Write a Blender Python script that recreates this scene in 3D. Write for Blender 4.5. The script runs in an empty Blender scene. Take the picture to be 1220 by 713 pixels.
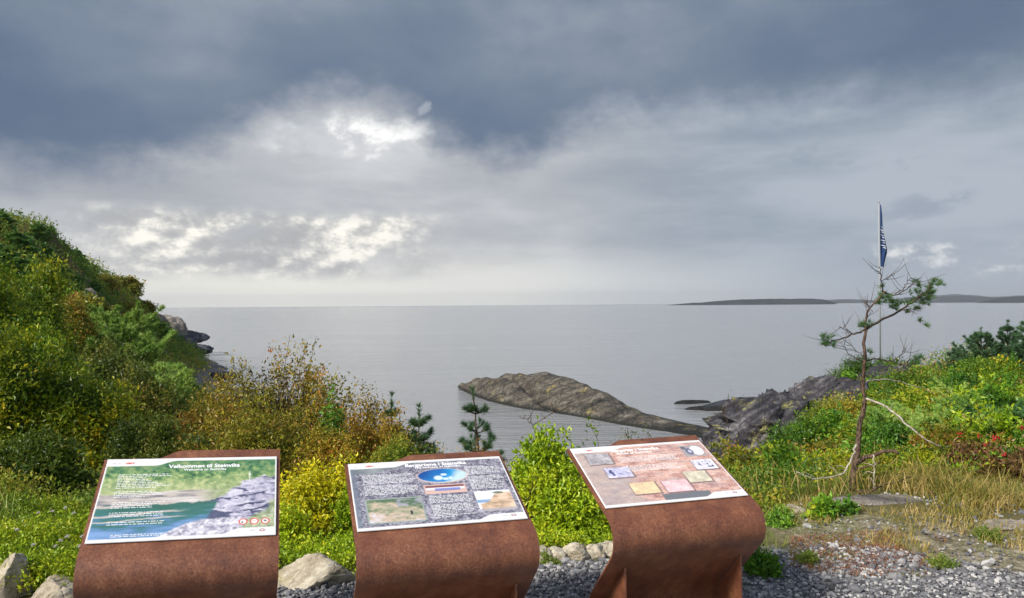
import bpy, bmesh, math, random
import numpy as np
from mathutils import Vector, Matrix
R_ = math.radians
SC = bpy.context.scene
COL = SC.collection
rng = np.random.default_rng(7)

# ---------------------------------------------------------------- camera frame
F_PX, CX, CY = 915.0, 610.0, 356.5
ZC, SEA = 1.65, -6.5
_p, _r = R_(-.41), R_(-.41)
FW = np.array([0, math.cos(_p), -math.sin(_p)]); RT0 = np.array([1., 0, 0]); UP0 = np.cross(RT0, FW)
RT = RT0 * math.cos(_r) + UP0 * math.sin(_r); UP = np.cross(RT, FW)
CAM = np.array([0, 0, ZC])

def P(px, py, Y):
    """point of the place seen at photograph position px,py and Y metres ahead"""
    d = FW + RT * (px - CX) / F_PX - UP * (py - CY) / F_PX
    return CAM + d * (Y / d[1])

def onsea(px, py):
    d = FW + RT * (px - CX) / F_PX - UP * (py - CY) / F_PX
    return CAM + d * ((SEA - ZC) / d[2])

# ---------------------------------------------------------------- noise
def _hash(i, j, k, s):
    n = (i.astype(np.int64) * 374761393 + j.astype(np.int64) * 668265263 + k.astype(np.int64) * 2147483647 + s * 1274126177) & 0xffffffff
    n = ((n ^ (n >> 13)) * 1274126177) & 0xffffffff
    n = ((n ^ (n >> 16)) * 2246822519) & 0xffffffff
    return ((n ^ (n >> 15)) & 0xffffff) / float(0xffffff)

def vn(p, s=0):
    p = np.asarray(p, float)
    if p.shape[-1] == 2: p = np.concatenate([p, np.full(p.shape[:-1] + (1,), .37)], -1)
    f = np.floor(p); t = p - f; t = t * t * (3 - 2 * t); i, j, k = f[..., 0], f[..., 1], f[..., 2]
    r = 0
    for a in (0, 1):
        wa = t[..., 0] if a else 1 - t[..., 0]
        for b in (0, 1):
            wb = t[..., 1] if b else 1 - t[..., 1]
            for c in (0, 1):
                wc = t[..., 2] if c else 1 - t[..., 2]
                r = r + wa * wb * wc * _hash(i + a, j + b, k + c, s)
    return r

def fbm(p, o=4, s=0, g=.5):
    p = np.asarray(p, float); a, r, n = 1., 0., 0.
    for q in range(o):
        r = r + a * vn(p * 2 ** q + 13.7 * q, s + q); n += a; a *= g
    return r / n          # 0..1

def sst(x, a, b):
    t = np.clip((x - a) / (b - a), 0, 1); return t * t * (3 - 2 * t)

# ---------------------------------------------------------------- mesh helpers
def mk(name, V, F, mat=None, parent=None, smooth=False, loc=None):
    """V (n,3); F an (m,k) array or a list of such arrays; links ONE mesh object"""
    V = np.asarray(V, np.float32)
    Fs = F if isinstance(F, list) and isinstance(F[0], np.ndarray) else [np.asarray(F)]
    Fs = [np.asarray(f, np.int32) for f in Fs if len(f)]
    me = bpy.data.meshes.new(name)
    me.vertices.add(len(V)); me.vertices.foreach_set('co', V.ravel())
    nl = sum(f.size for f in Fs); npoly = sum(len(f) for f in Fs)
    me.loops.add(nl); me.polygons.add(npoly)
    me.loops.foreach_set('vertex_index', np.concatenate([f.ravel() for f in Fs]))
    tot = np.concatenate([np.full(len(f), f.shape[1], np.int32) for f in Fs])
    st = np.concatenate([[0], np.cumsum(tot)[:-1]]).astype(np.int32)
    me.polygons.foreach_set('loop_start', st)
    me.polygons.foreach_set('loop_total', tot)
    me.polygons.foreach_set('use_smooth', np.full(npoly, smooth))
    me.update(calc_edges=True); me.validate()
    if mat: me.materials.append(mat)
    o = bpy.data.objects.new(name, me); COL.objects.link(o)
    if parent: o.parent = parent
    if loc is not None: o.location = loc
    return o

def tag(o, label=None, cat=None, group=None, kind=None):
    if label: o['label'] = label
    if cat: o['category'] = cat
    if group: o['group'] = group
    if kind: o['kind'] = kind
    return o

def empty(name, loc, label, cat, group=None, rz=0, scale=None):
    o = bpy.data.objects.new(name, None); COL.objects.link(o)
    o.location = [float(q) for q in loc]; o.rotation_euler = (0, 0, rz); o.empty_display_size = .1
    if scale is not None: o.scale = scale
    return tag(o, label, cat, group)

def copy_tree(o, parent=None):
    c = o.copy(); COL.objects.link(c); c.parent = parent
    for ch in list(o.children): copy_tree(ch, c)
    return c

class MB:
    def __init__(s): s.V = []; s.F = []; s.n = 0
    def add(s, V, *Fs):
        V = np.asarray(V, float)
        for F in Fs: s.F.append(np.asarray(F, int) + s.n)
        s.V.append(V); s.n += len(V)
    def tube(s, pts, rad, sides=6, cap=True):
        pts = np.asarray(pts, float); n = len(pts); rad = np.broadcast_to(np.asarray(rad, float), (n,))
        t = np.gradient(pts, axis=0); t /= np.linalg.norm(t, axis=1)[:, None] + 1e-9
        ref = np.array([0, 0, 1.]) if abs(t[:, 2]).mean() < .8 else np.array([1., 0, 0])
        a = np.cross(t, ref); a /= np.linalg.norm(a, axis=1)[:, None] + 1e-9; b = np.cross(t, a)
        th = np.arange(sides) * 2 * math.pi / sides
        V = pts[:, None] + rad[:, None, None] * (a[:, None] * np.cos(th)[None, :, None] + b[:, None] * np.sin(th)[None, :, None])
        i = np.arange(n - 1)[:, None] * sides; j = np.arange(sides)[None]; k = (j + 1) % sides
        Fq = np.stack([i + j, i + k, i + sides + k, i + sides + j], -1).reshape(-1, 4)
        V = V.reshape(-1, 3)
        if cap:
            V = np.concatenate([V, pts[:1], pts[-1:]]); c0 = n * sides
            jj = np.arange(sides); kk = (jj + 1) % sides
            T = np.concatenate([np.stack([np.full(sides, c0), kk, jj], -1), np.stack([np.full(sides, c0 + 1), (n - 1) * sides + jj, (n - 1) * sides + kk], -1)])
            s.add(V, Fq, T)
        else: s.add(V, Fq)
    def box(s, lo, hi):
        (a, b, c), (d, e, f) = lo, hi
        s.add([(a, b, c), (d, b, c), (d, e, c), (a, e, c), (a, b, f), (d, b, f), (d, e, f), (a, e, f)],
              [(0, 3, 2, 1), (4, 5, 6, 7), (0, 1, 5, 4), (1, 2, 6, 5), (2, 3, 7, 6), (3, 0, 4, 7)])
    def build(s, name, mat, parent=None, smooth=False, loc=None):
        q = [f for f in s.F if f.shape[1] == 4]; t = [f for f in s.F if f.shape[1] == 3]
        F = ([np.concatenate(q)] if q else []) + ([np.concatenate(t)] if t else [])
        return mk(name, np.concatenate(s.V), F, mat, parent, smooth, loc)

def smooth_path(pts, n=6):
    """Catmull-Rom through the points"""
    p = np.asarray(pts, float); p = np.concatenate([[2 * p[0] - p[1]], p, [2 * p[-1] - p[-2]]]); out = []
    for i in range(1, len(p) - 2):
        for t in np.arange(n) / n:
            out.append(.5 * (2 * p[i] + (p[i + 1] - p[i - 1]) * t + (2 * p[i - 1] - 5 * p[i] + 4 * p[i + 1] - p[i + 2]) * t * t + (3 * p[i] - p[i - 1] - 3 * p[i + 1] + p[i + 2]) * t ** 3))
    out.append(p[-2]); return np.array(out)

# ---------------------------------------------------------------- materials
class X:
    """arithmetic on shader sockets"""
    nt = None
    def __init__(s, v): s.v = v
    def _m(s, op, *o):
        n = X.nt.nodes.new('ShaderNodeMath'); n.operation = op
        for i, q in enumerate((s,) + o):
            q = q.v if isinstance(q, X) else q
            if isinstance(q, (int, float)): n.inputs[i].default_value = q
            else: X.nt.links.new(q, n.inputs[i])
        return X(n.outputs[0])
    def __add__(s, o): return s._m('ADD', o)
    __radd__ = __add__
    def __sub__(s, o): return s._m('SUBTRACT', o)
    def __rsub__(s, o): return X(o)._m('SUBTRACT', s)
    def __mul__(s, o): return s._m('MULTIPLY', o)
    __rmul__ = __mul__
    def __truediv__(s, o): return s._m('DIVIDE', o)
    def exp(s): return X(math.e)._m('POWER', s)
    def abs(s): return s._m('ABSOLUTE')
    def mx(s, o): return s._m('MAXIMUM', o)
    def mn(s, o): return s._m('MINIMUM', o)
    def ss(s, a, b, lo=0., hi=1., kind='SMOOTHSTEP'):
        n = X.nt.nodes.new('ShaderNodeMapRange'); n.interpolation_type = kind; n.clamp = True
        n.inputs[1].default_value, n.inputs[2].default_value, n.inputs[3].default_value, n.inputs[4].default_value = a, b, lo, hi
        X.nt.links.new(s.v, n.inputs[0]); return X(n.outputs[0])

def node(t, **kw):
    n = X.nt.nodes.new(t)
    for k, v in kw.items():
        if k.startswith('i_'):
            k = k[2:]; k = int(k) if k.isdigit() else k.replace('_', ' ')
            if isinstance(v, X): v = v.v
            if isinstance(v, bpy.types.NodeSocket): X.nt.links.new(v, n.inputs[k])
            else: n.inputs[k].default_value = v
        else: setattr(n, k, v)
    return n

def vec(x, y, z=0.):
    return node('ShaderNodeCombineXYZ', i_0=x, i_1=y, i_2=z).outputs[0]
def noise(co, scale, detail=4, rough=.5, dist=0.):
    return X(node('ShaderNodeTexNoise', i_Vector=co, i_Scale=scale, i_Detail=detail, i_Roughness=rough, i_Distortion=dist).outputs[0])
def mapv(co, sc=(1, 1, 1), loc=(0, 0, 0), rot=(0, 0, 0)):
    return node('ShaderNodeMapping', i_Vector=co, i_Scale=sc, i_Location=loc, i_Rotation=rot).outputs[0]
def mix(f, a, b, mode='MIX'):
    n = X.nt.nodes.new('ShaderNodeMix'); n.data_type = 'RGBA'; n.blend_type = mode
    for i, q in ((0, f), (6, a), (7, b)):
        if isinstance(q, X): q = q.v
        if isinstance(q, bpy.types.NodeSocket): X.nt.links.new(q, n.inputs[i])
        elif isinstance(q, (int, float)): n.inputs[i].default_value = q
        else: n.inputs[i].default_value = (*q, 1)
    return n.outputs[2]
def ramp(f, stops, kind='LINEAR'):
    n = X.nt.nodes.new('ShaderNodeValToRGB'); e = n.color_ramp.elements; n.color_ramp.interpolation = kind
    while len(e) < len(stops): e.new(.5)
    for q, (p, c) in zip(e, stops): q.position = p; q.color = (*c, 1)
    X.nt.links.new(f.v if isinstance(f, X) else f, n.inputs[0]); return n.outputs[0]
def curve(f, pts):
    n = X.nt.nodes.new('ShaderNodeFloatCurve'); c = n.mapping.curves[0]
    while len(c.points) < len(pts): c.points.new(.5, .5)
    for q, (a, b) in zip(c.points, pts): q.location = (a, b)
    n.mapping.update(); X.nt.links.new(f.v, n.inputs[1]); return X(n.outputs[0])
def newmat(name):
    m = bpy.data.materials.new(name); m.use_nodes = True; X.nt = m.node_tree; X.nt.nodes.clear(); return m
def finish(color, rough=.7, spec=.3, bump=None, bs=.5, bd=.02, metal=0., extra=None):
    p = node('ShaderNodeBsdfPrincipled')
    for k, v in (('Base Color', color), ('Roughness', rough), ('Specular IOR Level', spec), ('Metallic', metal)):
        if isinstance(v, X): v = v.v
        if isinstance(v, bpy.types.NodeSocket): X.nt.links.new(v, p.inputs[k])
        elif isinstance(v, tuple): p.inputs[k].default_value = (*v, 1)
        else: p.inputs[k].default_value = v
    if bump is not None:
        b = node('ShaderNodeBump', i_Height=bump, i_Strength=bs, i_Distance=bd); X.nt.links.new(b.outputs[0], p.inputs['Normal'])
    o = node('ShaderNodeOutputMaterial'); sh = p.outputs[0]
    if extra: sh = extra(sh)
    X.nt.links.new(sh, o.inputs[0]); return p
def opos(): return node('ShaderNodeTexCoord').outputs['Object']
def wpos(): return node('ShaderNodeNewGeometry').outputs['Position']
def island(): return X(node('ShaderNodeNewGeometry').outputs['Random Per Island'])

def leafmat(name, stops, patch=1.2, amt=.5, rough=.45, transl=.2, spec=.35, tint=True):
    """leaf colours: each leaf its own, drifting in patches through the plant"""
    m = newmat(name)
    f = island() * (1 - amt) + noise(wpos(), patch, 3, .6).ss(.3, .7) * amt
    c = ramp(f, stops)
    if tint: c = mix(1., c, node('ShaderNodeObjectInfo').outputs['Color'], 'MULTIPLY')
    def ex(sh):
        t = node('ShaderNodeBsdfTranslucent', i_Color=mix(.35, c, (.55, .6, .1)))
        return node('ShaderNodeMixShader', i_0=transl, i_1=sh, i_2=t.outputs[0]).outputs[0]
    finish(c, rough, spec, extra=ex); return m

M = {}
M['lime'] = leafmat('lime_leaf', [(0, (.09, .18, .006)), (.35, (.24, .38, .01)), (.7, (.46, .56, .018)), (1, (.70, .58, .03))])
M['yellow'] = leafmat('yellow_leaf', [(0, (.20, .26, .006)), (.35, (.50, .48, .01)), (.85, (.80, .66, .015)), (1, (.40, .2, .03))])
M['willow'] = leafmat('willow_leaf', [(0, (.018, .06, .004)), (.35, (.07, .16, .006)), (.65, (.22, .31, .008)), (.85, (.46, .46, .012)), (1, (.62, .46, .02))], 1.3)
M['green'] = leafmat('green_leaf', [(0, (.015, .05, .008)), (.5, (.05, .13, .014)), (.85, (.14, .25, .022)), (1, (.36, .34, .03))])
M['olive'] = leafmat('olive_leaf', [(0, (.02, .045, .008)), (.4, (.07, .11, .014)), (.75, (.17, .19, .025)), (1, (.32, .18, .04))])
M['rust'] = leafmat('autumn_leaf', [(0, (.05, .035, .012)), (.25, (.13, .13, .018)), (.45, (.28, .24, .02)), (.6, (.42, .34, .03)), (.8, (.40, .20, .045)), (1, (.40, .12, .035))], 1.6, .4)
M['dusk'] = leafmat('withered_leaf', [(0, (.03, .022, .015)), (.6, (.09, .055, .03)), (1, (.16, .12, .04))])
M['needle'] = leafmat('pine_needle', [(0, (.02, .07, .02)), (.5, (.05, .14, .04)), (1, (.14, .25, .06))], 1.5, .4, .45, .15)
M['needle_blue'] = leafmat('blue_green_needle', [(0, (.02, .05, .03)), (.6, (.05, .11, .055)), (1, (.10, .18, .08))], 1.5, .4, .45, .15)
M['fern'] = leafmat('gale_leaf', [(0, (.02, .07, .008)), (.35, (.07, .17, .012)), (.6, (.17, .29, .014)), (.8, (.42, .42, .02)), (1, (.40, .22, .05))], 1.1, .5)
M['straw'] = leafmat('straw_blade', [(0, (.08, .12, .015)), (.3, (.22, .22, .035)), (.6, (.44, .31, .09)), (1, (.66, .52, .27))], 3., .45, .6, .3)
M['blade'] = leafmat('grass_blade', [(0, (.08, .14, .02)), (.6, (.20, .27, .04)), (1, (.40, .38, .09))], 2., .4, .5, .3)
M['redmoss'] = leafmat('sorrel_leaf', [(0, (.16, .06, .03)), (.6, (.34, .12, .06)), (1, (.30, .22, .06))], 3., .3)
M['needle_light'] = leafmat('fresh_needle', [(0, (.05, .15, .02)), (.35, (.17, .34, .05)), (.75, (.38, .52, .12)), (1, (.52, .55, .12))], 1.5, .4, .5, .25)
M['berry'] = leafmat('red_berry', [(0, (.22, .006, .008)), (1, (.42, .02, .015))], 2., .2, .3, 0.)
M['petal'] = leafmat('white_petal', [(0, (.6, .5, .55)), (1, (.8, .78, .76))], 2., .2, .6, .2)
M['hill'] = leafmat('hill_leaf', [(0, (.03, .10, .015)), (.28, (.08, .21, .022)), (.45, (.20, .31, .03)), (.55, (.32, .32, .035)), (.63, (.40, .26, .05)), (.70, (.26, .33, .03)), (1, (.10, .28, .035))], .16, .8, .6, .2)
M['scrub'] = leafmat('scrub_leaf', [(0, (.03, .08, .01)), (.35, (.11, .20, .015)), (.6, (.28, .30, .02)), (.8, (.40, .27, .04)), (1, (.24, .36, .02))], .7, .7, .6, .25)

def barkmat(name, a, b, sc=30):
    m = newmat(name); n = noise(mapv(opos(), (1, 1, .35)), sc, 5, .65)
    finish(ramp(n, [(.38, a), (.62, b)]), .85, .2, n, 1., .02); return m
M['bark'] = barkmat('pine_bark', (.025, .018, .013), (.20, .13, .09), 60)
M['twig'] = barkmat('dark_twig', (.04, .028, .02), (.13, .09, .06))
M['dead'] = barkmat('dead_wood', (.24, .20, .15), (.52, .47, .40))

def rockmat(name, stops, lich=(.42, .36, .10), lamt=.62, sc=1., strata=(0, .5, 0), wet=None, crack=.5):
    m = newmat(name); co = wpos()
    st = mapv(co, (1, 1, 1), (0, 0, 0), strata)
    n1 = noise(mapv(st, (.5, .5, 3.)), 1.1 * sc, 8, .65); n2 = noise(co, 6 * sc, 6, .7); n3 = noise(mapv(co, loc=(7, 3, 1)), .9 * sc, 5, .6)
    c = ramp(n1 * .6 + n2 * .4, stops)
    l = (n3.ss(lamt, lamt + .12) * n2.ss(.42, .6))
    c = mix(l, c, lich)
    vo = X(node('ShaderNodeTexVoronoi', feature='DISTANCE_TO_EDGE', i_Vector=mapv(st, (1, 1, 2.2)), i_Scale=.8 * sc).outputs['Distance'])
    ck = vo.ss(0, .03)
    c = mix(ck.ss(0, 1, crack, 0), c, (.02, .02, .02))
    if wet is not None:
        z = X(node('ShaderNodeSeparateXYZ', i_0=co).outputs[2])
        w = (z + n2 * .5).ss(wet, wet + .35, 1., 0.)
        c = mix(w, c, (.015, .016, .014))
    finish(c, .8, .3, n1 * .6 + n2 * .4 + ck * .15, .9, .12 / sc); return m
M['skerry'] = rockmat('skerry_rock', [(.37, (.013, .012, .011)), (.47, (.052, .046, .038)), (.56, (.13, .115, .092)), (.68, (.26, .24, .205))], (.34, .27, .07), .57, .7, (.2, .35, 0), SEA + .34, .9)
M['black_rock'] = rockmat('dark_shore_rock', [(.3, (.02, .022, .028)), (.5, (.06, .065, .08)), (.7, (.2, .2, .23))], (.2, .19, .2), .62, .35, (.1, .4, 0), SEA + .4)
M['pale_rock'] = rockmat('pale_boulder', [(.34, (.09, .08, .07)), (.5, (.24, .21, .18)), (.66, (.42, .37, .31))], (.2, .17, .12), .6, .4)
M['outcrop'] = rockmat('outcrop_rock', [(.34, (.01, .01, .013)), (.47, (.03, .028, .034)), (.56, (.085, .08, .088)), (.66, (.30, .29, .29))], (.30, .29, .09), .52, 2.2, (.5, .5, .3))
M['edge_stone'] = rockmat('edge_stone', [(.32, (.13, .11, .075)), (.46, (.34, .29, .21)), (.62, (.60, .55, .45))], (.24, .22, .07), .52, 5., crack=.2)

# ---------------------------------------------------------------- terrain
ctrl = []
def C(*p): ctrl.append(p)
for x in (-7, -4, -2, 0, 2, 4):
    for y in (-8, -3, 1, 3.2, 4.6): C(x, y, 0)
for x in (3, 4.5): C(x, 6, .03)
for q in [(-3.6, 5.2, .06), (-5, 6, 0), (-6, 8, -.2), (-3, 7, -.35), (-1, 6.5, -.3), (.8, 6.6, -.25), (2, 7, -.2), (-3, 9, -.8), (0, 9, -.8), (2.2, 9.5, -.9),
          (0, 12, -1.35), (-3, 13, -1.4), (2, 12.5, -1.8), (0, 17, -4), (3, 18, -4.8), (-4, 20, -4), (0, 25, -8), (-5, 30, -8), (5, 26, -8), (0, 40, -9),
          (-9, 14, -.8), (-7, 11, -.6), (-14, 20, 0), (-12, 8, 0), (-20, 12, 2), (-18, 28, 1.2), (-10, 25, -2.2), (-12, 35, -5.5), (-16, 52, -7.6), (-12, 60, -9),
          # left headland
          (-22, 33, 2.8), (-24, 40, 1.4), (-25, 45, -.9), (-22, 46, -3.2), (-22, 54, -5.6), (-26, 64, -6.4), (-30, 78, -7.2), (-30, 100, -9),
          (-37, 55, 7.6), (-42, 70, 8.2), (-40, 62, 4.5), (-38, 68, 2.0), (-36, 72, -1.8), (-46, 88, 4.8), (-49, 90, 6.2), (-42, 90, -1.5), (-38, 92, -5), (-52, 100, 3.4), (-47, 102, -1.8), (-43, 102, -5.6), (-38, 108, -8.5),
          (-54, 110, -1.4), (-50, 112, -4.4), (-46, 118, -7.6), (-58, 122, -4.2), (-54, 130, -7), (-62, 140, -7), (-70, 150, -8.5), (-50, 150, -9),
          (-50, 60, 10.8), (-60, 85, 9), (-62, 105, 5), (-75, 100, 8), (-75, 125, 0), (-90, 140, -7), (-40, 40, 8.5), (-35, 25, 6), (-90, 80, 12), (-110, 110, 6),
          # right rise
          (3.3, 11, -.75), (3.2, 13, -1.3), (2.6, 16, -4), (4.5, 13.4, -.45), (4.2, 15.5, -1.6), (5.7, 14.2, -.15), (7.4, 15.8, -.05), (9.3, 16.8, -.25), (10, 15, .12), (6.7, 10, .0), (5.2, 9.6, -.1),
          (4.2, 9.2, -.25), (3.2, 8, -.15), (4.6, 7.4, .08), (6.2, 7.6, .18), (10.5, 22, -.35), (8, 21, -1.6), (7, 24, -4), (9, 29, -7.4), (14, 29, -5), (12, 36, -9), (14, 15, .8), (20, 16, .8), (20, 24, .5), (24, 38, -6), (7, 4, .1), (9, 8, .2), (12, 0, .3), (34, 24, 0),
          (40, 45, -9), (20, 60, -9.5), (0, 70, -9.5), (40, 100, -9.5), (0, 130, -10), (60, 60, -9.5), (60, 10, 1), (-60, 0, 4), (-30, -10, 2), (30, -12, .5), (-25, 200, -10), (-110, 200, -10), (60, 200, -10)]: C(*q)
CP = np.array(ctrl, float)
def _k(r): return r
_A = np.linalg.norm(CP[:, None, :2] - CP[None, :, :2], axis=-1)
_n = len(CP); _M = np.zeros((_n + 3, _n + 3)); _M[:_n, :_n] = -_k(_A) - 1e-3 * 0; _M[:_n, _n] = 1; _M[:_n, _n + 1:] = CP[:, :2]; _M[_n, :_n] = 1; _M[_n + 1:, :_n] = CP[:, :2].T
_W = np.linalg.solve(_M, np.concatenate([CP[:, 2], [0, 0, 0]]))
def gravel_mask(x, y):
    edge = 4.92 + .17 * np.clip(x, -3, 2.3) - .75 * np.clip(x - 2.1, 0, 3) + .10 * np.sin(x * 3.1)
    return sst(edge - y, -.12, .12) * sst(x, -2.75, -2.55)
def hz(x, y):
    x = np.atleast_1d(np.asarray(x, float)); y = np.atleast_1d(np.asarray(y, float)); sh = x.shape
    x = x.ravel(); y = y.ravel(); out = np.empty(len(x))
    for s in range(0, len(x), 20000):
        a, b = x[s:s + 20000], y[s:s + 20000]
        d = np.hypot(a[:, None] - CP[None, :, 0], b[:, None] - CP[None, :, 1])
        z = -_k(d) @ _W[:_n] + _W[_n] + a * _W[_n + 1] + b * _W[_n + 2]
        dist = np.hypot(a, b)
        am = sst(dist, 5.5, 9) * .18 + sst(dist, 30, 70) * 1.3
        n = fbm(np.stack([a, b], -1) * .45, 4, 3) - .5; n2 = fbm(np.stack([a, b], -1) * .11, 4, 5) - .5
        out[s:s + 20000] = z + n * am * .8 + n2 * sst(dist, 30, 70) * 3.
    return out.reshape(sh)
def h1(x, y): return float(hz(x, y)[0])

ys = np.concatenate([np.linspace(-12, 2.5, 12), np.linspace(2.8, 9, 110), 9 + (np.linspace(0, 1, 190)[1:] ** 1.6) * 190])
xs = np.sinh(np.linspace(-3.6, 3.2, 330)) ; xs = xs / xs.max() * 55; xs = np.where(xs < 0, xs * (150 / abs(xs.min())), xs)
GX, GY = np.meshgrid(xs, ys)
GZ = hz(GX, GY)
nx, ny = len(xs), len(ys)
i = np.arange(ny - 1)[:, None] * nx; j = np.arange(nx - 1)[None]
TF = np.stack([i + j, i + j + 1, i + nx + j + 1, i + nx + j], -1).reshape(-1, 4)
m = newmat('terrain_soil'); M['terrain'] = m
co = wpos(); sx = node('ShaderNodeSeparateXYZ', i_0=co); px_, py_, pz_ = [X(q) for q in sx.outputs]
n1 = noise(co, .8, 6, .6); n2 = noise(co, 14, 5, .7); n3 = noise(co, 70, 3, .7)
grav = ramp(n3 * .5 + n2 * .5, [(.3, (.06, .06, .065)), (.5, (.2, .2, .21)), (.7, (.42, .41, .40))])
soil = ramp(n1 * .5 + n2 * .5, [(.3, (.05, .04, .02)), (.5, (.11, .10, .035)), (.7, (.2, .15, .07))])
edge = 4.94 + px_.mn(2.3) * .17 - (px_ - 2.1).mx(0) * .75
gm = (edge - py_ + (n2 - .5) * .5).ss(-.15, .15) * (px_ + n2 * .4).ss(-2.6, -2.3)
dirt = ramp(n2, [(.35, (.10, .09, .05)), (.5, (.22, .19, .12)), (.65, (.42, .37, .28))])
dm = (py_ - edge + (n1 - .5) * 1.2).ss(.9, 1.5, 1., 0.) * (px_).ss(1.7, 2.2)
far = (py_).ss(30, 45)
rk = ramp(noise(co, 1.2, 8, .7), [(.35, (.09, .08, .08)), (.65, (.3, .26, .23))])
c = mix(dm, soil, dirt); c = mix(gm, c, grav)
c = mix(far * (pz_ + n1 * 3).ss(SEA + 2.2, SEA + 3.6, 1., 0.), c, rk)
finish(c, .95, .15, n2 * .5 + n3 * .5, .7, .03)
tag(mk('ground', np.stack([GX, GY, GZ], -1).reshape(-1, 3), TF, M['terrain'], smooth=True), kind='structure')

# sea
m = newmat('sea_water'); co = wpos()
w1 = noise(mapv(co, (.8, 2.4, 1), rot=(0, 0, .12)), 1.0, 6, .7)
w2 = noise(mapv(co, (.09, .28, 1), rot=(0, 0, -.1)), 1.0, 6, .7)
w3 = noise(mapv(co, (.010, .045, 1)), 1.0, 6, .6)
calm = X(w3.v).ss(.35, .65, .55, 1.)
b = node('ShaderNodeBump', i_Height=w1 * .6 + w2 * 2.6 + w3 * 7., i_Strength=calm * .8, i_Distance=.22)
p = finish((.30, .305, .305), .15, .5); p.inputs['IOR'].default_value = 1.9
X.nt.links.new(b.outputs[0], p.inputs['Normal'])
M['sea'] = m
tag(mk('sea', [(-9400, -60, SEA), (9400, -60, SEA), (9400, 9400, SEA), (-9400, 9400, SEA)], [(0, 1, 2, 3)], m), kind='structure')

# ---------------------------------------------------------------- far islands
m = newmat('far_shore'); n = noise(wpos(), .02, 5, .6)
finish(ramp(n, [(.3, (.008, .014, .018)), (.7, (.028, .038, .042))]), .9, .1); M['island'] = m
def island_mesh(pts, Y, depth, seed, label):
    """a ridge whose skyline passes the points (px, height in metres)"""
    px = np.array([q[0] for q in pts], float); hh = np.array([q[1] for q in pts], float)
    xx = np.linspace(px[0], px[-1], 140); H = np.interp(xx, px, hh) * .78
    u = np.linspace(0, 1, 13)[None]; Xw = (xx - CX) / F_PX * Y; Xw = Xw[:, None] * (1 + 0 * u)
    e = np.sqrt(np.clip(1 - (2 * u - 1) ** 2, 0, 1))
    Yw = Y + (u - .5) * depth * (.35 + .65 * (H / H.max())[:, None]) + 0 * Xw
    nn = fbm(np.stack([Xw / Y * 60, Yw / 90], -1), 5, seed, .6)
    Z = SEA - 1.5 + (H[:, None] + 1.5) * e * (.72 + .56 * nn)
    a, b = Z.shape; i = np.arange(a - 1)[:, None] * b; j = np.arange(b - 1)[None]
    F = np.stack([i + j, i + b + j, i + b + j + 1, i + j + 1], -1).reshape(-1, 4)
    return tag(mk('island', np.stack([Xw, Yw, Z], -1).reshape(-1, 3), F, M['island'], smooth=True), label, 'island')
island_mesh([(796, 1), (806, 5), (824, 12), (842, 17), (858, 22), (880, 27), (900, 30), (930, 31), (955, 30), (975, 27), (986, 14), (992, 1)], 3300, 300, 1, 'low dark wooded island alone on the horizon, nearest the open sea')
island_mesh([(965, 2), (985, 34), (1000, 40), (1020, 36), (1040, 24), (1052, 2)], 6200, 500, 2, 'faint low island just beyond the tip of the dark wooded one')
island_mesh([(1052, 2), (1062, 30), (1090, 48), (1120, 55), (1150, 54), (1180, 46), (1210, 40), (1235, 2)], 5200, 500, 3, 'long grey island behind the top of the crooked pine')
island_mesh([(1172, 2), (1190, 22), (1205, 34), (1230, 42), (1290, 50), (1340, 2)], 3400, 400, 4, 'darker headland island cut by the right edge of the view')
island_mesh([(1088, 4), (1110, 88), (1132, 108), (1155, 92), (1180, 78), (1225, 84), (1260, 4)], 8200, 600, 5, 'palest most distant hills, rising over the long grey island')

# ---------------------------------------------------------------- rocks
def rock_mesh(name, mat, loc, dims, seed, rot=(0, 0, 0), sub=5, amp=.35, facets=10, detail=.06, strata=0.):
    bm = bmesh.new(); bmesh.ops.create_icosphere(bm, subdivisions=sub, radius=1)
    V = np.array([v.co[:] for v in bm.verts]); F = np.array([[v.index for v in f.verts] for f in bm.faces]); bm.free()
    r = np.random.default_rng(seed)
    V = V * (1 + amp * (fbm(V * 1.3 + seed, 3, seed)[:, None] - .5) * 2)
    for q in range(facets):
        n = r.normal(size=3); n /= np.linalg.norm(n); d = r.uniform(.62, .92); e = V @ n - d
        V = V - np.clip(e, 0, None)[:, None] * n * .93
    V = V + V / np.linalg.norm(V, axis=1)[:, None] * ((fbm(V * 4 + 3, 5, seed + 5, .6) - .5) * detail * 3)[:, None]
    if strata:
        n = np.array([.35, .2, .9]); h = V @ n * 5 + fbm(V * 2, 3, seed)*1.2
        V = V + V * ((np.abs((h % 1) - .5) * 2) ** 3 * strata * .6)[:, None]
        if strata > .08:
            n2 = np.array([-.75, .1, .65]); h2 = V @ n2 * 2.3 + fbm(V * 1.5 + 9, 3, seed + 2) * 1.3
            V = V * (1 - strata * .9 * (h2 % 1) ** 1.5)[:, None]; n3 = np.array([.5, -.8, .2]); h3 = V @ n3 * 2.9 + fbm(V * 1.6 + 4, 3, seed + 3) * 1.2
            V = V * (1 - strata * .5 * (h3 % 1))[:, None]
    V = V * np.array(dims)
    Rm = np.array(Matrix.Rotation(rot[2], 3, 'Z') @ Matrix.Rotation(rot[1], 3, 'Y') @ Matrix.Rotation(rot[0], 3, 'X'))
    return mk(name, V @ Rm.T, F, M[mat], smooth=True, loc=[float(q) for q in loc])

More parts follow.
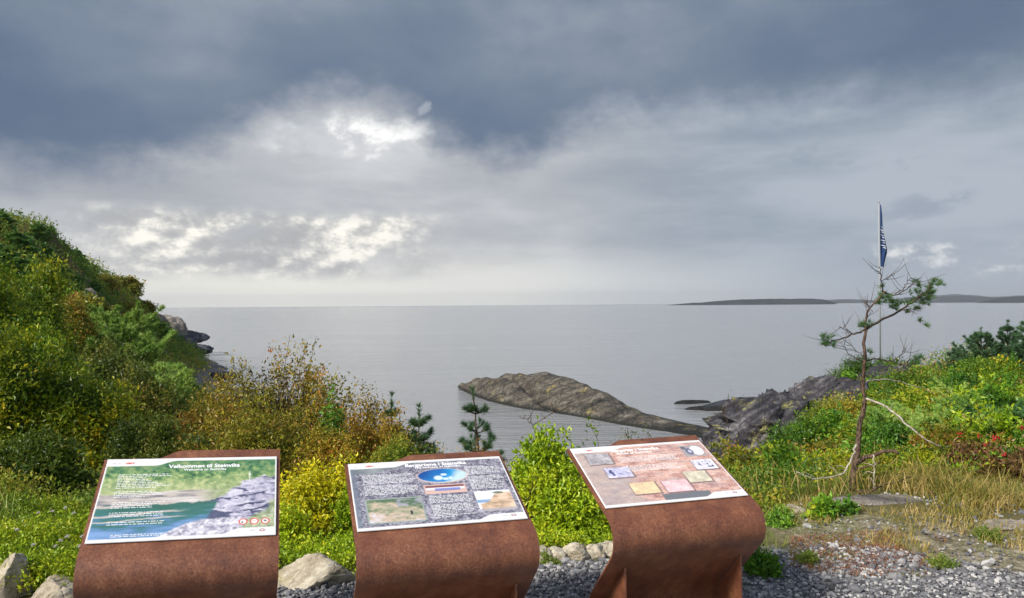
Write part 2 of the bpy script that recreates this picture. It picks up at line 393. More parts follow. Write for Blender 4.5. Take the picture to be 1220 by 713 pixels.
# skerry, swept from its near waterline over the ridge to the far waterline
sk = [(545, 461, 462, 76.5), (549, 465, 456.5, 73.5), (562, 471, 452.5, 71), (580, 478, 450, 68), (600, 483, 447, 66.8), (620, 487, 445, 65.6), (640, 490, 446, 64.3), (660, 493, 448, 62.6), (680, 496, 453, 61), (700, 499, 460, 59.2), (725, 504, 472, 57), (750, 508, 484, 55), (775, 512, 493, 53), (800, 516, 501, 51.2), (830, 521, 510, 49), (860, 527, 517, 47), (890, 533, 527, 45)]
rows = []
for (px, fy, ty, ry) in sk:
    a = onsea(px, fy); t = P(px, ty, ry); t[2] = max(t[2], SEA + .02)
    rows.append((a, t, ry - a[1]))
n_s = 150; K = 44; idx = np.linspace(0, len(rows) - 1, n_s)
A_ = np.array([r[0] for r in rows]); T_ = np.array([r[1] for r in rows])
def ip(arr): return np.stack([np.interp(idx, np.arange(len(rows)), arr[:, k]) for k in range(3)], -1)
A_, T_ = ip(A_), ip(T_)
B_ = T_ + (T_ - A_) * np.array([.55, .75, 0]) + np.array([0, 1.2, 0]); B_[:, 2] = SEA
V = []
for k in range(K):
    u = k / (K - 1)
    if u < .6:
        w = u / .6; q = A_ + (T_ - A_) * np.array([1, 1, 0]) * w; z = SEA + (T_[:, 2] - SEA) * (np.sin(w * math.pi / 2) ** .8)
    else:
        w = (u - .6) / .4; q = T_ + (B_ - T_) * w; z = SEA + (T_[:, 2] - SEA) * np.cos(w * math.pi / 2) ** .8
    q = q.copy(); q[:, 2] = z; V.append(q)
V = np.stack(V, 1); hh = (V[..., 2] - SEA)
nn = fbm(V * np.array([.22, .3, .6]), 5, 11, .55) - .5
lay = V @ np.array([.30, .25, .9]) * .9 + fbm(V * .25, 3, 4) * 2.
stp = np.abs((lay % 1) - .5) * 2
V[..., 2] += (nn * 1.1 * np.clip(hh, 0, 1.2)) - (stp ** 4) * .3 * np.clip(hh, 0, 1)
V[..., 1] += (fbm(V * .5, 4, 21) - .5) * .8
gx = V[..., 0] - T_[:, 0][:, None] * 0
cr = np.abs(V[..., 0] - (2.1 + (V[..., 1] - 60) * -.42)); V[..., 2] -= 1.2 * np.exp(-(cr / .3) ** 2) * np.clip(hh, 0, 1)
V[:, 0, 2] = SEA - .6; V[:, -1, 2] = SEA - .6
i = np.arange(n_s - 1)[:, None] * K; j = np.arange(K - 1)[None]
F = np.stack([i + j, i + K + j, i + K + j + 1, i + j + 1], -1).reshape(-1, 4)
tag(mk('skerry', V.reshape(-1, 3), F, M['skerry'], smooth=True), 'long smooth grey brown skerry rising from the calm water behind the signs', 'rock')

def searock(px, py, Y, dims, seed, mat, label, rz=0, cat='rock', **kw):
    x = (px - CX) / F_PX * Y
    return tag(rock_mesh('rock', mat, (x, Y, P(px, py, Y)[2]), dims, seed, (0, 0, rz), **kw), label, cat)
searock(868, 487, 60, (3.2, 1.8, .75), 31, 'black_rock', 'broad flat dark ledge in the water beyond the skerry', .3, detail=.05)
searock(905, 486, 62, (3.0, 2.2, .9), 32, 'black_rock', 'dark ledge in the water with its end hidden by the rocky outcrop', -.2)
searock(822, 481, 63, (1.8, .9, .3), 33, 'black_rock', 'thin low rock just breaking the water left of the broad ledge')
searock(833, 488, 59, (1.0, .6, .28), 34, 'black_rock', 'small low rock in the water in front of the thin one')
# headland tip
searock(182, 388, 122, (2.0, 2.2, 2.1), 41, 'pale_rock', 'brown grey boulder nearest the bushes on the headland tip')
searock(195, 393, 125, (2.2, 2.3, 2.6), 42, 'pale_rock', 'rounded lichen topped boulder in the middle of the headland tip')
searock(204, 394, 124, (2.2, 2.2, 2.3), 43, 'pale_rock', 'pale pinkish boulder facing the open sea on the headland tip')
searock(187, 405, 118, (3.2, 3, 3.0), 44, 'pale_rock', 'pale sloping rock slab under the boulders of the headland')
searock(217, 404, 128, (3.6, 3, 1.6), 45, 'black_rock', 'black wet rock hump below the pinkish boulder')
searock(234, 403, 134, (2.3, 2, .9), 46, 'black_rock', 'small black rock farthest out beside the wet hump')
searock(206, 418, 112, (4.8, 4, 2.8), 47, 'black_rock', 'largest black shore rock, fissured, at the foot of the headland', .3, strata=.1)
searock(222, 416, 116, (4.4, 2, .9), 48, 'black_rock', 'low black rock tongue pointing out to sea', -.1)
searock(242, 415, 120, (1.7, 1, .5), 49, 'black_rock', 'black rock fleck at the very end of the rock tongue')
searock(196, 424, 108, (2.6, 3, 1.8), 50, 'black_rock', 'steep black shore rock nearest the green pine bushes')
searock(262, 448, 84, (2.0, 1.6, .55), 51, 'black_rock', 'dark low rock seen over the brown thicket beside the glittering cove')

# outcrop on the right
def ground_rock(px, Y, dz, dims, seed, mat, label, rot=(0, 0, 0), cat='rock', name='rock', **kw):
    x = (px - CX) / F_PX * Y
    return tag(rock_mesh(name, mat, (x, Y, h1(x, Y) + dz), dims, seed, rot, **kw), label, cat)
ground_rock(928, 12.4, .0, (1.3, 1.3, .74), 61, 'outcrop', 'big fissured grey outcrop between the third sign and the pine', (.1, -.32, .3), name='outcrop', sub=6, strata=.24, facets=20, detail=.12)
ground_rock(880, 12.0, -.1, (.9, 1.1, .66), 62, 'outcrop', 'lower dark shoulder of rock beside the third sign', (0, -.3, .2), name='outcrop', sub=6, strata=.24, facets=16, detail=.12)
ground_rock(862, 13.2, -.15, (.6, .9, .5), 63, 'outcrop', 'lowest rock of the outcrop, dropping to the water', (0, -.25, 0), strata=.1)
ground_rock(983, 13.4, .0, (.8, .9, .5), 64, 'outcrop', 'rock hump topped by the round green bush', (0, -.15, .4), strata=.12, sub=6)
ground_rock(1060, 14.2, .1, (.7, .5, .32), 65, 'outcrop', 'grey rock showing through the scrub behind the pine', (0, 0, .4), strata=.1)
# stones at the edge of the gravel
def stone(px, py, dims, seed, label, rot=(0, 0, 0), mat='edge_stone'):
    d = FW + RT * (px - CX) / F_PX - UP * (py - CY) / F_PX; t = (0.0 - ZC) / d[2]; q = CAM + d * t
    return tag(rock_mesh('stone', mat, (q[0], q[1], h1(q[0], q[1]) + dims[2] * .25), dims, seed, rot, detail=.09, strata=.05), label, 'stone')
stone(14, 712, (.11, .12, .20), 71, 'upright pale stone at the left edge of the view', (0, .1, .3))
stone(70, 716, (.16, .12, .10), 72, 'pale stone half hidden behind the first sign, beside the clover', (0, 0, .5))
stone(378, 690, (.27, .15, .12), 73, 'broad pale kerb boulder between the first and second signs', (0, -.05, .1))
for kk, (px, py, w, lb) in enumerate([(645, 657, .09, 'pale kerb stone against the second sign under the lime green bush'), (664, 655, .10, 'kerb stone second from the second sign under the lime bush'), (687, 653, .11, 'kerb stone in the middle of the low row under the lime bush'), (709, 651, .10, 'kerb stone second from the third sign in the low row'), (728, 650, .09, 'last kerb stone of the low row, touching the third sign')]):
    stone(px, py, (w, .09, .075), 80 + kk, lb, (0, 0, .3 * kk))
ground_rock(1052, 6.35, -.005, (.42, .16, .05), 91, 'pale_rock', 'flat grey stone slab lying below the pine at the gravel edge', (0, 0, .05), name='stone', detail=.03)
ground_rock(940, 6.3, -.0, (.13, .1, .06), 92, 'edge_stone', 'small pale stone beside the green weed in front of the outcrop', name='stone')
ground_rock(1205, 5.55, -.01, (.32, .15, .05), 93, 'pale_rock', 'flat stone in the grass at the right edge of the gravel', (0, 0, .1), name='stone', detail=.03)

# ---------------------------------------------------------------- gravel
def pebbles():
    bm = bmesh.new(); bmesh.ops.create_icosphere(bm, subdivisions=1, radius=1)
    V0 = np.array([v.co[:] for v in bm.verts]); F0 = np.array([[v.index for v in f.verts] for f in bm.faces]); bm.free()
    n = 38000; Y = rng.uniform(3.9, 6.6, n); Xx = rng.uniform(-.62, .72, n) * Y
    k = (gravel_mask(Xx, Y) + .25 * rng.random(n) > .5 + .25 * rng.random(n)) | ((rng.random(n) < .16) & (Xx > 1.7) & (fbm(np.stack([Xx, Y], -1) * 3, 3, 2) > .48))
    Xx, Y = Xx[k], Y[k]; n = len(Y); Z = hz(Xx, Y)
    s = rng.lognormal(math.log(.0088), .40, n)[:, None] * np.stack([rng.uniform(.8, 1.5, n), rng.uniform(.7, 1.2, n), rng.uniform(.5, .95, n)], -1)
    V = V0[None] * (1 + rng.uniform(-.25, .25, (n, len(V0), 1))) * s[:, None]
    a = rng.uniform(0, 6.28, n); ca, sa = np.cos(a)[:, None], np.sin(a)[:, None]
    t = rng.normal(0, .5, n)[:, None]
    x, y, z = V[..., 0], V[..., 1], V[..., 2]; y, z = y * np.cos(t) - z * np.sin(t), y * np.sin(t) + z * np.cos(t)
    V = np.stack([x * ca - y * sa + Xx[:, None], x * sa + y * ca + Y[:, None], z + Z[:, None] + .004 + rng.uniform(0, .008, (n, 1))], -1)
    F = F0[None] + (np.arange(n) * len(V0))[:, None, None]
    m = newmat('pebble'); r = island(); nn = noise(wpos(), 60, 3, .6)
    finish(mix(nn * .5, ramp(r, [(0, (.05, .05, .055)), (.3, (.14, .14, .155)), (.6, (.27, .265, .27)), (.85, (.46, .45, .44)), (1, (.66, .64, .6))]), (.1, .1, .1)), .8, .3)
    return mk('gravel', V.reshape(-1, 3), F.reshape(-1, 3), m)
tag(pebbles(), 'grey crushed stone gravel covering the terrace under the signs', 'gravel', kind='stuff')

# ---------------------------------------------------------------- foliage building
def frames(d, up=None):
    """orthonormal frames for directions d (n,3) with random roll about them, biased to face up"""
    n = len(d); d = d / (np.linalg.norm(d, axis=1)[:, None] + 1e-9)
    u = rng.normal(size=(n, 3)) * .85 + np.array([0, 0, 1.]); s = np.cross(d, u); s /= np.linalg.norm(s, axis=1)[:, None] + 1e-9
    return s, np.cross(s, d), d
def leaves(pos, d, L, wr, fold=.25):
    """folded pointed leaves; 5 verts: base, two sides, tip"""
    n = len(pos); s, u, d = frames(d); L = np.broadcast_to(L, (n,))[:, None]
    b = pos; t = pos + d * L - u * L * .12
    l = pos + d * L * .42 - s * L * wr / 2 + u * L * fold * wr; r = pos + d * L * .42 + s * L * wr / 2 + u * L * fold * wr
    V = np.stack([b, r, t, l], 1).reshape(-1, 3); k = np.arange(n)[:, None] * 4
    return V, np.concatenate([np.concatenate([k, k + 1, k + 2], 1), np.concatenate([k, k + 2, k + 3], 1)])
def bez(a, b, c, t): return a * (1 - t) ** 2 + 2 * b * t * (1 - t) + c * t * t

def shrub(name, loc, H, Rx, Ry, leaf, wr, mat, label, cat='shrub', group=None, ntw=220, lpt=45, spread=.09, sparse=0., base=0., seed=1, t0=.45, stemr=.006, twmat='twig', low=.0, nstem=60, tint=None, droop=0., updir=.35, bare=0.):
    global rng; keep = rng; rng = np.random.default_rng(seed)
    root = empty(name, loc, label, cat, group)
    nl_ = max(7, ntw // 13); th = rng.uniform(0, 2 * math.pi, nl_); cz = np.sign(low) * 0 + np.maximum(rng.uniform(low, 1, nl_), -.1); sz = np.sqrt(1 - cz ** 2)
    lobes = np.stack([sz * np.cos(th), sz * np.sin(th), cz], -1); lr = rng.uniform(.62, 1.08, nl_); pick = rng.integers(0, nl_, ntw)
    dirs = lobes[pick] + rng.normal(size=(ntw, 3)) * .2; dirs /= np.linalg.norm(dirs, axis=1)[:, None]; dirs[:, 2] = np.maximum(dirs[:, 2], -.1)
    rad = lr[pick] * rng.uniform(.5, 1.0, ntw) ** .45
    tip = dirs * rad[:, None] * np.array([Rx, Ry, H]); tip[:, 2] = np.maximum(tip[:, 2], .02)
    b0 = rng.normal(size=(ntw, 3)) * np.array([Rx, Ry, 0]) * .12 + np.array([0, 0, base])
    mid = tip * np.array([.45, .45, .62]) + rng.normal(size=(ntw, 3)) * .06 * H
    lpt = int(lpt * 1.3); n = ntw * lpt; k = np.repeat(np.arange(ntw), lpt); t = (t0 + (1.04 - t0) * np.where(rng.random(n) < .55, rng.random(n) ** .3, rng.random(n)))[:, None]
    pos = bez(b0[k], mid[k], tip[k], t) + rng.normal(size=(n, 3)) * spread * (1.15 - t * .6)
    tang = (tip - mid)[k]; tang /= np.linalg.norm(tang, axis=1)[:, None] + 1e-9
    d = tang * .5 + rng.normal(size=(n, 3)) * .75 + np.array([0, 0, updir - droop])
    if sparse: keepm = rng.random(n) > sparse * (pos[:, 2] / H) ** 2; pos, d = pos[keepm], d[keepm]
    pos[:, 2] = np.maximum(pos[:, 2], -.1)
    L = leaf * 1.12 * rng.choice([.55, .8, 1., 1.1, 1.35], len(pos)) * rng.uniform(.85, 1.1, len(pos))
    V, F = leaves(pos, d, L, wr)
    o = mk('foliage', V, F, M[mat], root)
    if tint: o.color = (*tint, 1)
    mb = MB()
    for q in rng.permutation(ntw)[:nstem]:
        tt = np.linspace(0, 1 + bare, 6)[:, None]; pts = bez(b0[q], mid[q], tip[q], tt) + rng.normal(size=(6, 3)) * .008 * H
        mb.tube(pts, np.linspace(stemr, stemr * .25, 6), 4, False)
    mb.build('branch', M[twmat], root)
    rng = keep; return root

def needles(pos, d, L, per, spread=.55, w=.0022):
    """tufts: `per` needles round each shoot point, thin triangles"""
    n = len(pos) * per; k = np.repeat(np.arange(len(pos)), per)
    dd = d[k] / np.linalg.norm(d[k], axis=1)[:, None] + rng.normal(size=(n, 3)) * spread; dd /= np.linalg.norm(dd, axis=1)[:, None]
    s = np.cross(dd, rng.normal(size=(n, 3))); s /= np.linalg.norm(s, axis=1)[:, None]
    p = pos[k]; LL = (L * rng.uniform(.7, 1.15, n))[:, None]
    V = np.stack([p - s * w, p + s * w, p + dd * LL], 1).reshape(-1, 3); q = np.arange(n)[:, None] * 3
    return V, np.concatenate([q, q + 1, q + 2], 1)

def pine(name, loc, H, Rw, label, cat='pine', group=None, seed=1, nl=.05, per=16, whorls=7, w=.003, mat='needle', lean=0., dens=1., bush=0., tint=None):
    """young pine: leader, whorls of upcurved branches, needle tufts along the shoots"""
    global rng; keep = rng; rng = np.random.default_rng(seed)
    root = empty(name, loc, label, cat, group)
    tr, br = MB(), MB(); az = rng.uniform(0, 6.28)
    tt = np.linspace(0, 1, 8); lead = np.stack([lean * H * tt ** 1.5 + rng.normal(0, .01 * H, 8) * tt, rng.normal(0, .01 * H, 8) * tt, tt * H], -1)
    tr.tube(lead, np.linspace(H * .022 + .004, .004, 8), 6)
    Pn, Dn = [], []
    def shoot(a, b, sag):
        c = (a + b) / 2 - np.array([0, 0, sag]); t = np.linspace(0, 1, 6)[:, None]; pts = bez(a, c, b, t)
        br.tube(pts, np.linspace(.0035 + .004 * H, .002, 6), 4, False)
        L = np.linalg.norm(b - a); m_ = max(3, int(L / nl * 2.6 * dens)); u = (.3 + .7 * rng.random(m_))[:, None]
        Pn.append(bez(a, c, b, u)); g = b - c; g = g / np.linalg.norm(g); Dn.append(np.repeat((g + np.array([0, 0, .25]))[None], m_, 0))
        Pn.append(np.repeat(b[None], 3, 0)); Dn.append(np.repeat((g + np.array([0, 0, .3]))[None], 3, 0))
    for q in range(whorls):
        f = (q + .6) / (whorls + .3); z = H * (.08 + .88 * f) if not bush else H * (.02 + .9 * f)
        base = np.array([np.interp(z / H, tt, lead[:, 0]), np.interp(z / H, tt, lead[:, 1]), z])
        m_ = rng.integers(4, 7)
        for e in range(m_):
            a = az + q * 1.3 + e * 6.28 / m_ + rng.normal(0, .25); L = Rw * (1 - f * .78) * rng.uniform(.6, 1.15)
            b = base + np.array([math.cos(a) * L, math.sin(a) * L, L * rng.uniform(.25, .75)])
            shoot(base, b, L * .12)
            for _ in range(int(2 + 4 * dens * (1 - f))):
                u = rng.uniform(.35, .9); s = bez(base, (base + b) / 2, b, u)
                a2 = a + rng.choice([-1, 1]) * rng.uniform(.4, 1.); l2 = L * rng.uniform(.25, .5)
                shoot(s, s + np.array([math.cos(a2) * l2, math.sin(a2) * l2, l2 * rng.uniform(.4, 1.1)]), l2 * .1)
    shoot(lead[-2], lead[-1] + np.array([0, 0, H * .06]), 0)
    V, F = needles(np.concatenate(Pn), np.concatenate(Dn), nl, per, .6, w)
    o = mk('needles', V, F, M[mat], root)
    if tint: o.color = (*tint, 1)
    tr.build('trunk', M['bark'], root, True); br.build('branch', M['bark'], root)
    rng = keep; return root

def blades_mesh(pos, L, w, bend=.5, wild=.35):
    n = len(pos); a = rng.uniform(0, 6.28, n); dr = np.stack([np.cos(a), np.sin(a), 0 * a], -1); sd = np.stack([-np.sin(a), np.cos(a), 0 * a], -1)
    L = (L * rng.uniform(.5, 1.2, n))[:, None]; bd = (bend * rng.uniform(.3, 1.4, n))[:, None]; up = np.array([0, 0, 1.]); ln = rng.normal(size=(n, 3)) * wild * np.array([1, 1, .1])
    p1 = pos + (up + ln) * L * .5 + dr * L * bd * .15; p2 = pos + (up * .86 + ln) * L * 1. * (1 - bd * .3) + dr * L * bd * .75
    sd = sd * w
    V = np.stack([pos - sd, pos + sd, p1 + sd * .8, p1 - sd * .8, p2], 1).reshape(-1, 3); k = np.arange(n)[:, None] * 5
    return V, [np.concatenate([k, k + 1, k + 2, k + 3], 1), np.concatenate([k + 3, k + 2, k + 4], 1)]

def at(px, Y, dz=0.):
    x = (px - CX) / F_PX * Y; return (x, Y, h1(x, Y) + dz)
def S(px, top, Y, wpx, mat, label, depth=.8, name='shrub', hs=1., leafcm=4., **kw):
    """shrub whose crown top is seen at photograph height `top`"""
    x, y, z = at(px, Y, -.05); zt = P(px, top, Y)[2]; H = max(.25, (zt - z)) * hs * 1.1; Rw = wpx / 2 / F_PX * Y * 1.12
    return shrub(name, (x, y, z), H, Rw, Rw * depth, leafcm / 100, kw.pop('wr', .5), mat, label, **kw)
# near plants, between and behind the signs
S(385, 552, 6.1, 140, 'yellow', 'bright yellow leaved bush between the first and second signs', leafcm=3.4, ntw=420, lpt=42, spread=.06, seed=101, depth=.7, low=-.1, updir=.1)
S(425, 585, 5.9, 60, 'lime', 'small dull green bush against the near side of the second sign', leafcm=3, ntw=160, lpt=35, spread=.05, seed=102)
S(345, 600, 5.6, 70, 'lime', 'low lime green plant behind the kerb boulder', leafcm=3, ntw=200, lpt=35, spread=.05, seed=103)
S(656, 512, 6.3, 110, 'lime', 'bright lime green bush between the second and third signs', leafcm=4, ntw=420, lpt=38, spread=.06, seed=104, depth=.7, low=-.1)
S(690, 555, 5.9, 100, 'lime', 'low lime green bush at the foot of the tall one by the third sign', leafcm=3.4, ntw=300, lpt=38, spread=.06, seed=105, depth=.6, low=-.1)
S(622, 550, 6.0, 80, 'yellow', 'yellow tinged low bush close behind the second sign', leafcm=3.2, ntw=200, lpt=32, spread=.06, seed=106, depth=.6, tint=(.75, .95, 1))
S(700, 492, 7.0, 34, 'willow', 'thin tall weed with yellowing leaves rising over the lime bush', 1., 'weed', leafcm=4.5, ntw=16, lpt=16, spread=.05, seed=107, t0=.5, cat='weed')
S(735, 505, 8.5, 60, 'dusk', 'thin bare twigs with a few dark leaves above the third sign', 1., 'weed', leafcm=3, ntw=26, lpt=6, spread=.05, seed=108, cat='weed', nstem=26)
S(868, 470, 13.0, 80, 'dusk', 'leafless twiggy shrub at the end of the skerry, over the third sign', leafcm=3, ntw=120, lpt=3, spread=.06, seed=109, nstem=110, stemr=.009)
S(612, 508, 8.6, 50, 'dusk', 'small brown seedhead plant left of the lime bush', 1., 'weed', leafcm=3.2, ntw=30, lpt=9, spread=.05, seed=110, cat='weed', nstem=30)
S(468, 488, 10.6, 100, 'rust', 'russet bush filling the foot of the thicket beside the small pines', .7, leafcm=4, ntw=300, lpt=42, spread=.09, seed=130, tint=(1., .9, .8))
S(545, 532, 10, 120, 'rust', 'low tawny heather cushion behind the second sign', .6, leafcm=3, ntw=240, lpt=30, spread=.08, seed=111, low=-.1)
S(780, 512, 10.5, 130, 'olive', 'low olive scrub behind the third sign', .6, leafcm=3, ntw=240, lpt=26, spread=.08, seed=112, low=-.1)
S(470, 520, 9.0, 130, 'scrub', 'green and tan bush just behind the second sign', .8, leafcm=3.4, ntw=300, lpt=36, spread=.08, seed=113, low=-.1)
# brown thicket
S(335, 418, 11.8, 200, 'rust', 'tallest rust brown bush of the thicket, sparse twigs on top', .8, leafcm=5, ntw=640, lpt=48, spread=.1, seed=121, sparse=.35, bare=.06, nstem=160, stemr=.009)
S(330, 396, 11.6, 150, 'dusk', 'thin dark leaved sprays standing above the rust brown bush', .6, leafcm=4.5, ntw=90, lpt=12, spread=.07, seed=122, t0=.6, nstem=90, stemr=.007)
S(420, 470, 11.0, 150, 'rust', 'rust brown bush sloping down towards the small pines', .8, leafcm=4, ntw=420, lpt=44, spread=.1, seed=123, sparse=.2, tint=(1.05, .85, .8))
S(270, 455, 12.4, 110, 'rust', 'ochre brown bush joining the thicket to the pine bushes', .8, leafcm=4.2, ntw=360, lpt=44, spread=.1, seed=124, sparse=.4)
S(300, 478, 9.6, 190, 'rust', 'olive and ochre bush behind the first sign', .7, leafcm=3.8, ntw=460, lpt=44, spread=.09, seed=125, tint=(.8, .95, .8))
S(385, 462, 10.3, 56, 'green', 'fresh green spray of leaves in the middle of the brown thicket', .8, leafcm=5, ntw=70, lpt=44, spread=.08, seed=126, tint=(1.5, 1.6, 1))
S(395, 500, 9.4, 110, 'rust', 'golden brown bush under the green spray', .7, leafcm=3.6, ntw=300, lpt=44, spread=.08, seed=127, tint=(1.1, 1.1, .8))
S(228, 470, 12.2, 90, 'olive', 'reddish olive bush between thicket and headland bushes', .8, leafcm=4, ntw=240, lpt=40, spread=.1, seed=128, tint=(1.4, .9, .8))
S(290, 412, 11.9, 50, 'dusk', 'dark wispy twigs leaning out towards the cove', .6, leafcm=4.2, ntw=40, lpt=10, spread=.07, seed=129, t0=.6, nstem=40, stemr=.006)
# left tall bushes
S(-34, 292, 12.5, 180, 'willow', 'tall yellow green bush filling the left edge of the view', .8, leafcm=6.5, ntw=900, lpt=60, spread=.16, seed=131, low=-.1, nstem=120, stemr=.012, tint=(1.2, 1.15, 1))
S(52, 375, 12.0, 110, 'willow', 'yellow green bush stepping down from the tallest one', .8, leafcm=6, ntw=620, lpt=52, spread=.15, seed=132, low=-.1, tint=(1.25, 1.2, .9))
S(10, 400, 9.6, 170, 'willow', 'near dark green bush with yellow tips at the left edge', .8, leafcm=5.5, ntw=600, lpt=56, spread=.12, seed=133, low=-.1, tint=(.95, .85, .7))
S(95, 455, 10.0, 150, 'willow', 'olive green bush behind the first sign', .8, leafcm=5, ntw=560, lpt=52, spread=.12, seed=134, low=-.1, tint=(1.15, .95, .7))
S(160, 440, 12.6, 140, 'olive', 'dark olive bush with a few brown leaves right of the olive green one', .8, leafcm=5, ntw=520, lpt=50, spread=.13, seed=135, low=-.1)
S(190, 500, 9.6, 130, 'olive', 'dull brown green bush showing over the first sign', .7, leafcm=4.2, ntw=420, lpt=46, spread=.1, seed=136, low=-.1, tint=(.8, .9, .8))
S(45, 520, 7.6, 130, 'green', 'shaded deep green bush low at the left edge', .7, leafcm=4.5, ntw=420, lpt=46, spread=.09, seed=137, low=-.1, tint=(.8, .65, .4))
S(118, 412, 18, 90, 'olive', 'brown olive bush below the rock scar of the headland', .8, leafcm=8, ntw=460, lpt=46, spread=.2, seed=138, low=-.1, stemr=.015)
S(40, 312, 20, 100, 'willow', 'golden topped bush between tall bush and headland pines', .8, leafcm=9, ntw=460, lpt=46, spread=.22, seed=139, low=-.1, tint=(1.1, 1, .9), stemr=.015)
S(92, 358, 26, 36, 'rust', 'ochre orange bush beside the bare rock scar', .8, leafcm=9, ntw=400, lpt=40, spread=.22, seed=140, low=-.1, stemr=.015)
# pine bushes of the slope
for kk, (px, top, Y, w, lb) in enumerate([(172, 450, 24, 64, 'fresh green pine bush closest to the glittering cove'), (138, 394, 27, 96, 'fresh green pine bush in the middle of the slope'), (158, 458, 20, 110, 'light green pine bush above the first sign'), (120, 372, 30, 90, 'pale green pine bush highest on the slope')]):
    x, y, z = at(px, Y, -.1); H = P(px, top, Y)[2] - z
    pine('pine_bush', (x, y, z), max(H, 1.2), w / 2 / F_PX * Y * 1.45, lb, 'pine', seed=150 + kk, nl=.17, per=12, whorls=8, w=.016, dens=1.6, bush=1, mat='needle_light')
# small pines on the brink
for kk, (px, top, Y, w, lb) in enumerate([(465, 478, 11, 34, 'small pine top poking out of the brown thicket'), (497, 492, 10.6, 52, 'bushy small pine at the end of the brown thicket'), (572, 472, 10.2, 62, 'slender young pine standing before the skerry')]):
    x, y, z = at(px, Y, -.05); H = P(px, top, Y)[2] - z
    pine('young_pine', (x, y, z), H, w / 2 / F_PX * Y * 1.2, lb, seed=160 + kk, nl=.085, per=12, whorls=5, w=.005, mat='needle_blue', dens=.9 if kk < 2 else .55, lean=-.08 if kk == 2 else 0, tint=(1.3, 1.3, 1.2))
# right slope pines
for kk, (px, top, Y, w, lb) in enumerate([(1168, 396, 14.5, 80, 'blue green young pine, leftmost on the right hand rise'), (1200, 388, 14.2, 60, 'tallest blue green young pine on the right hand rise'), (1140, 420, 14.8, 50, 'lowest blue green pine at the brink of the right hand rise'), (1228, 372, 12.8, 60, 'pine half cut by the right edge of the view'), (1155, 480, 10.5, 90, 'bright green low pine amid the yellow scrub'), (1080, 505, 9.6, 110, 'bright green low pine right behind the crooked pine'), (1140, 530, 8.4, 120, 'nearest bright green low pine beside the red berries'), (1195, 500, 9.0, 90, 'dark green low pine at the right edge over the berries')]):
    x, y, z = at(px, Y, -.05); H = P(px, top, Y)[2] - z; low = kk > 3; w = w * (.62 if not low else 1)
    pine('young_pine', (x, y, z), H, w / 2 / F_PX * Y * 1.2, lb, seed=170 + kk, nl=.07 if not low else .06, per=14, whorls=8 if not low else 7, w=.0055 if not low else .006, mat='needle_blue' if not low else ('needle_light' if kk < 7 else 'needle'), dens=.8 if not low else 1.1, bush=low, tint=(1.25, 1.25, 1.15) if not low else (1, 1, 1))
# right slope bushes
S(1045, 426, 15.6, 110, 'green', 'wide dark juniper bush on the knoll behind the pine trunk', .8, leafcm=4, wr=.3, ntw=420, lpt=46, spread=.1, seed=181, tint=(.9, .85, .9), low=-.1)
S(980, 455, 13.8, 36, 'green', 'small round fresh green bush on top of the outcrop', .9, leafcm=4, ntw=150, lpt=40, spread=.06, seed=182, tint=(1.5, 1.6, 1))
S(932, 466, 13.4, 22, 'willow', 'little weed growing on the crest of the outcrop', .9, leafcm=3.5, ntw=20, lpt=14, spread=.04, seed=183, name='weed', cat='weed')
S(905, 476, 14.5, 40, 'green', 'small dark bush behind the outcrop crest', .9, leafcm=3.5, ntw=90, lpt=30, spread=.06, seed=184)
S(960, 505, 10.4, 110, 'fern', 'yellow green gale bush at the foot of the outcrop', .7, leafcm=4, ntw=330, lpt=36, spread=.08, seed=185, low=-.1)
S(1010, 478, 11.8, 110, 'scrub', 'green and brown scrub behind the pine trunk', .7, leafcm=3.6, ntw=300, lpt=36, spread=.09, seed=186, low=-.1)
S(1100, 458, 13.6, 120, 'scrub', 'tawny scrub on the crest of the right hand rise', .7, leafcm=3.8, ntw=300, lpt=36, spread=.1, seed=187, low=-.1, tint=(1.15, 1, .9))
S(1190, 434, 12.8, 120, 'fern', 'golden green bush below the young pines', .7, leafcm=4.4, ntw=360, lpt=38, spread=.1, seed=188, low=-.1, tint=(1.2, 1, .9))
S(1120, 488, 11.6, 110, 'fern', 'yellow green bush midway up the right hand rise', .7, leafcm=4.4, ntw=360, lpt=38, spread=.09, seed=189, low=-.1)
S(1200, 480, 11.0, 100, 'fern', 'yellow green bush at the right edge above the dark pine', .7, leafcm=4.4, ntw=360, lpt=38, spread=.09, seed=190, low=-.1, tint=(1, .95, .9))
S(1045, 520, 8.8, 110, 'fern', 'fresh green bush directly behind the pine trunk', .7, leafcm=4.2, ntw=330, lpt=38, spread=.08, seed=191, low=-.1, tint=(.8, 1, .9))
S(925, 545, 8.6, 110, 'fern', 'low yellow green plants beside the third sign', .7, leafcm=3.8, ntw=330, lpt=34, spread=.07, seed=192, low=-.1)
S(985, 555, 7.8, 110, 'yellow', 'golden low plants left of the pine foot', .6, leafcm=3.4, ntw=300, lpt=32, spread=.07, seed=193, low=-.1, tint=(.5, .65, .8))
S(1075, 572, 7.4, 100, 'yellow', 'golden leafed low plants right of the pine foot', .6, leafcm=3.2, ntw=240, lpt=30, spread=.07, seed=194, low=-.1, tint=(.5, .6, .7))
S(1110, 560, 7.6, 70, 'olive', 'green and brown leafy plant between pine foot and berry bush', .7, leafcm=5, ntw=110, lpt=30, spread=.07, seed=197, tint=(1.6, 1.7, 1))
S(1160, 568, 7.4, 90, 'dusk', 'brown leaved rose bush with red berries, nearer the pine', .7, leafcm=4.4, ntw=150, lpt=34, spread=.08, seed=195, tint=(2.2, 1.8, 1.4), name='berry_bush', nstem=90)
S(1207, 560, 7.0, 80, 'dusk', 'brown leaved rose bush with red berries at the right edge', .7, leafcm=4.4, ntw=150, lpt=34, spread=.08, seed=196, tint=(2.2, 1.9, 1.4), name='berry_bush', nstem=90)
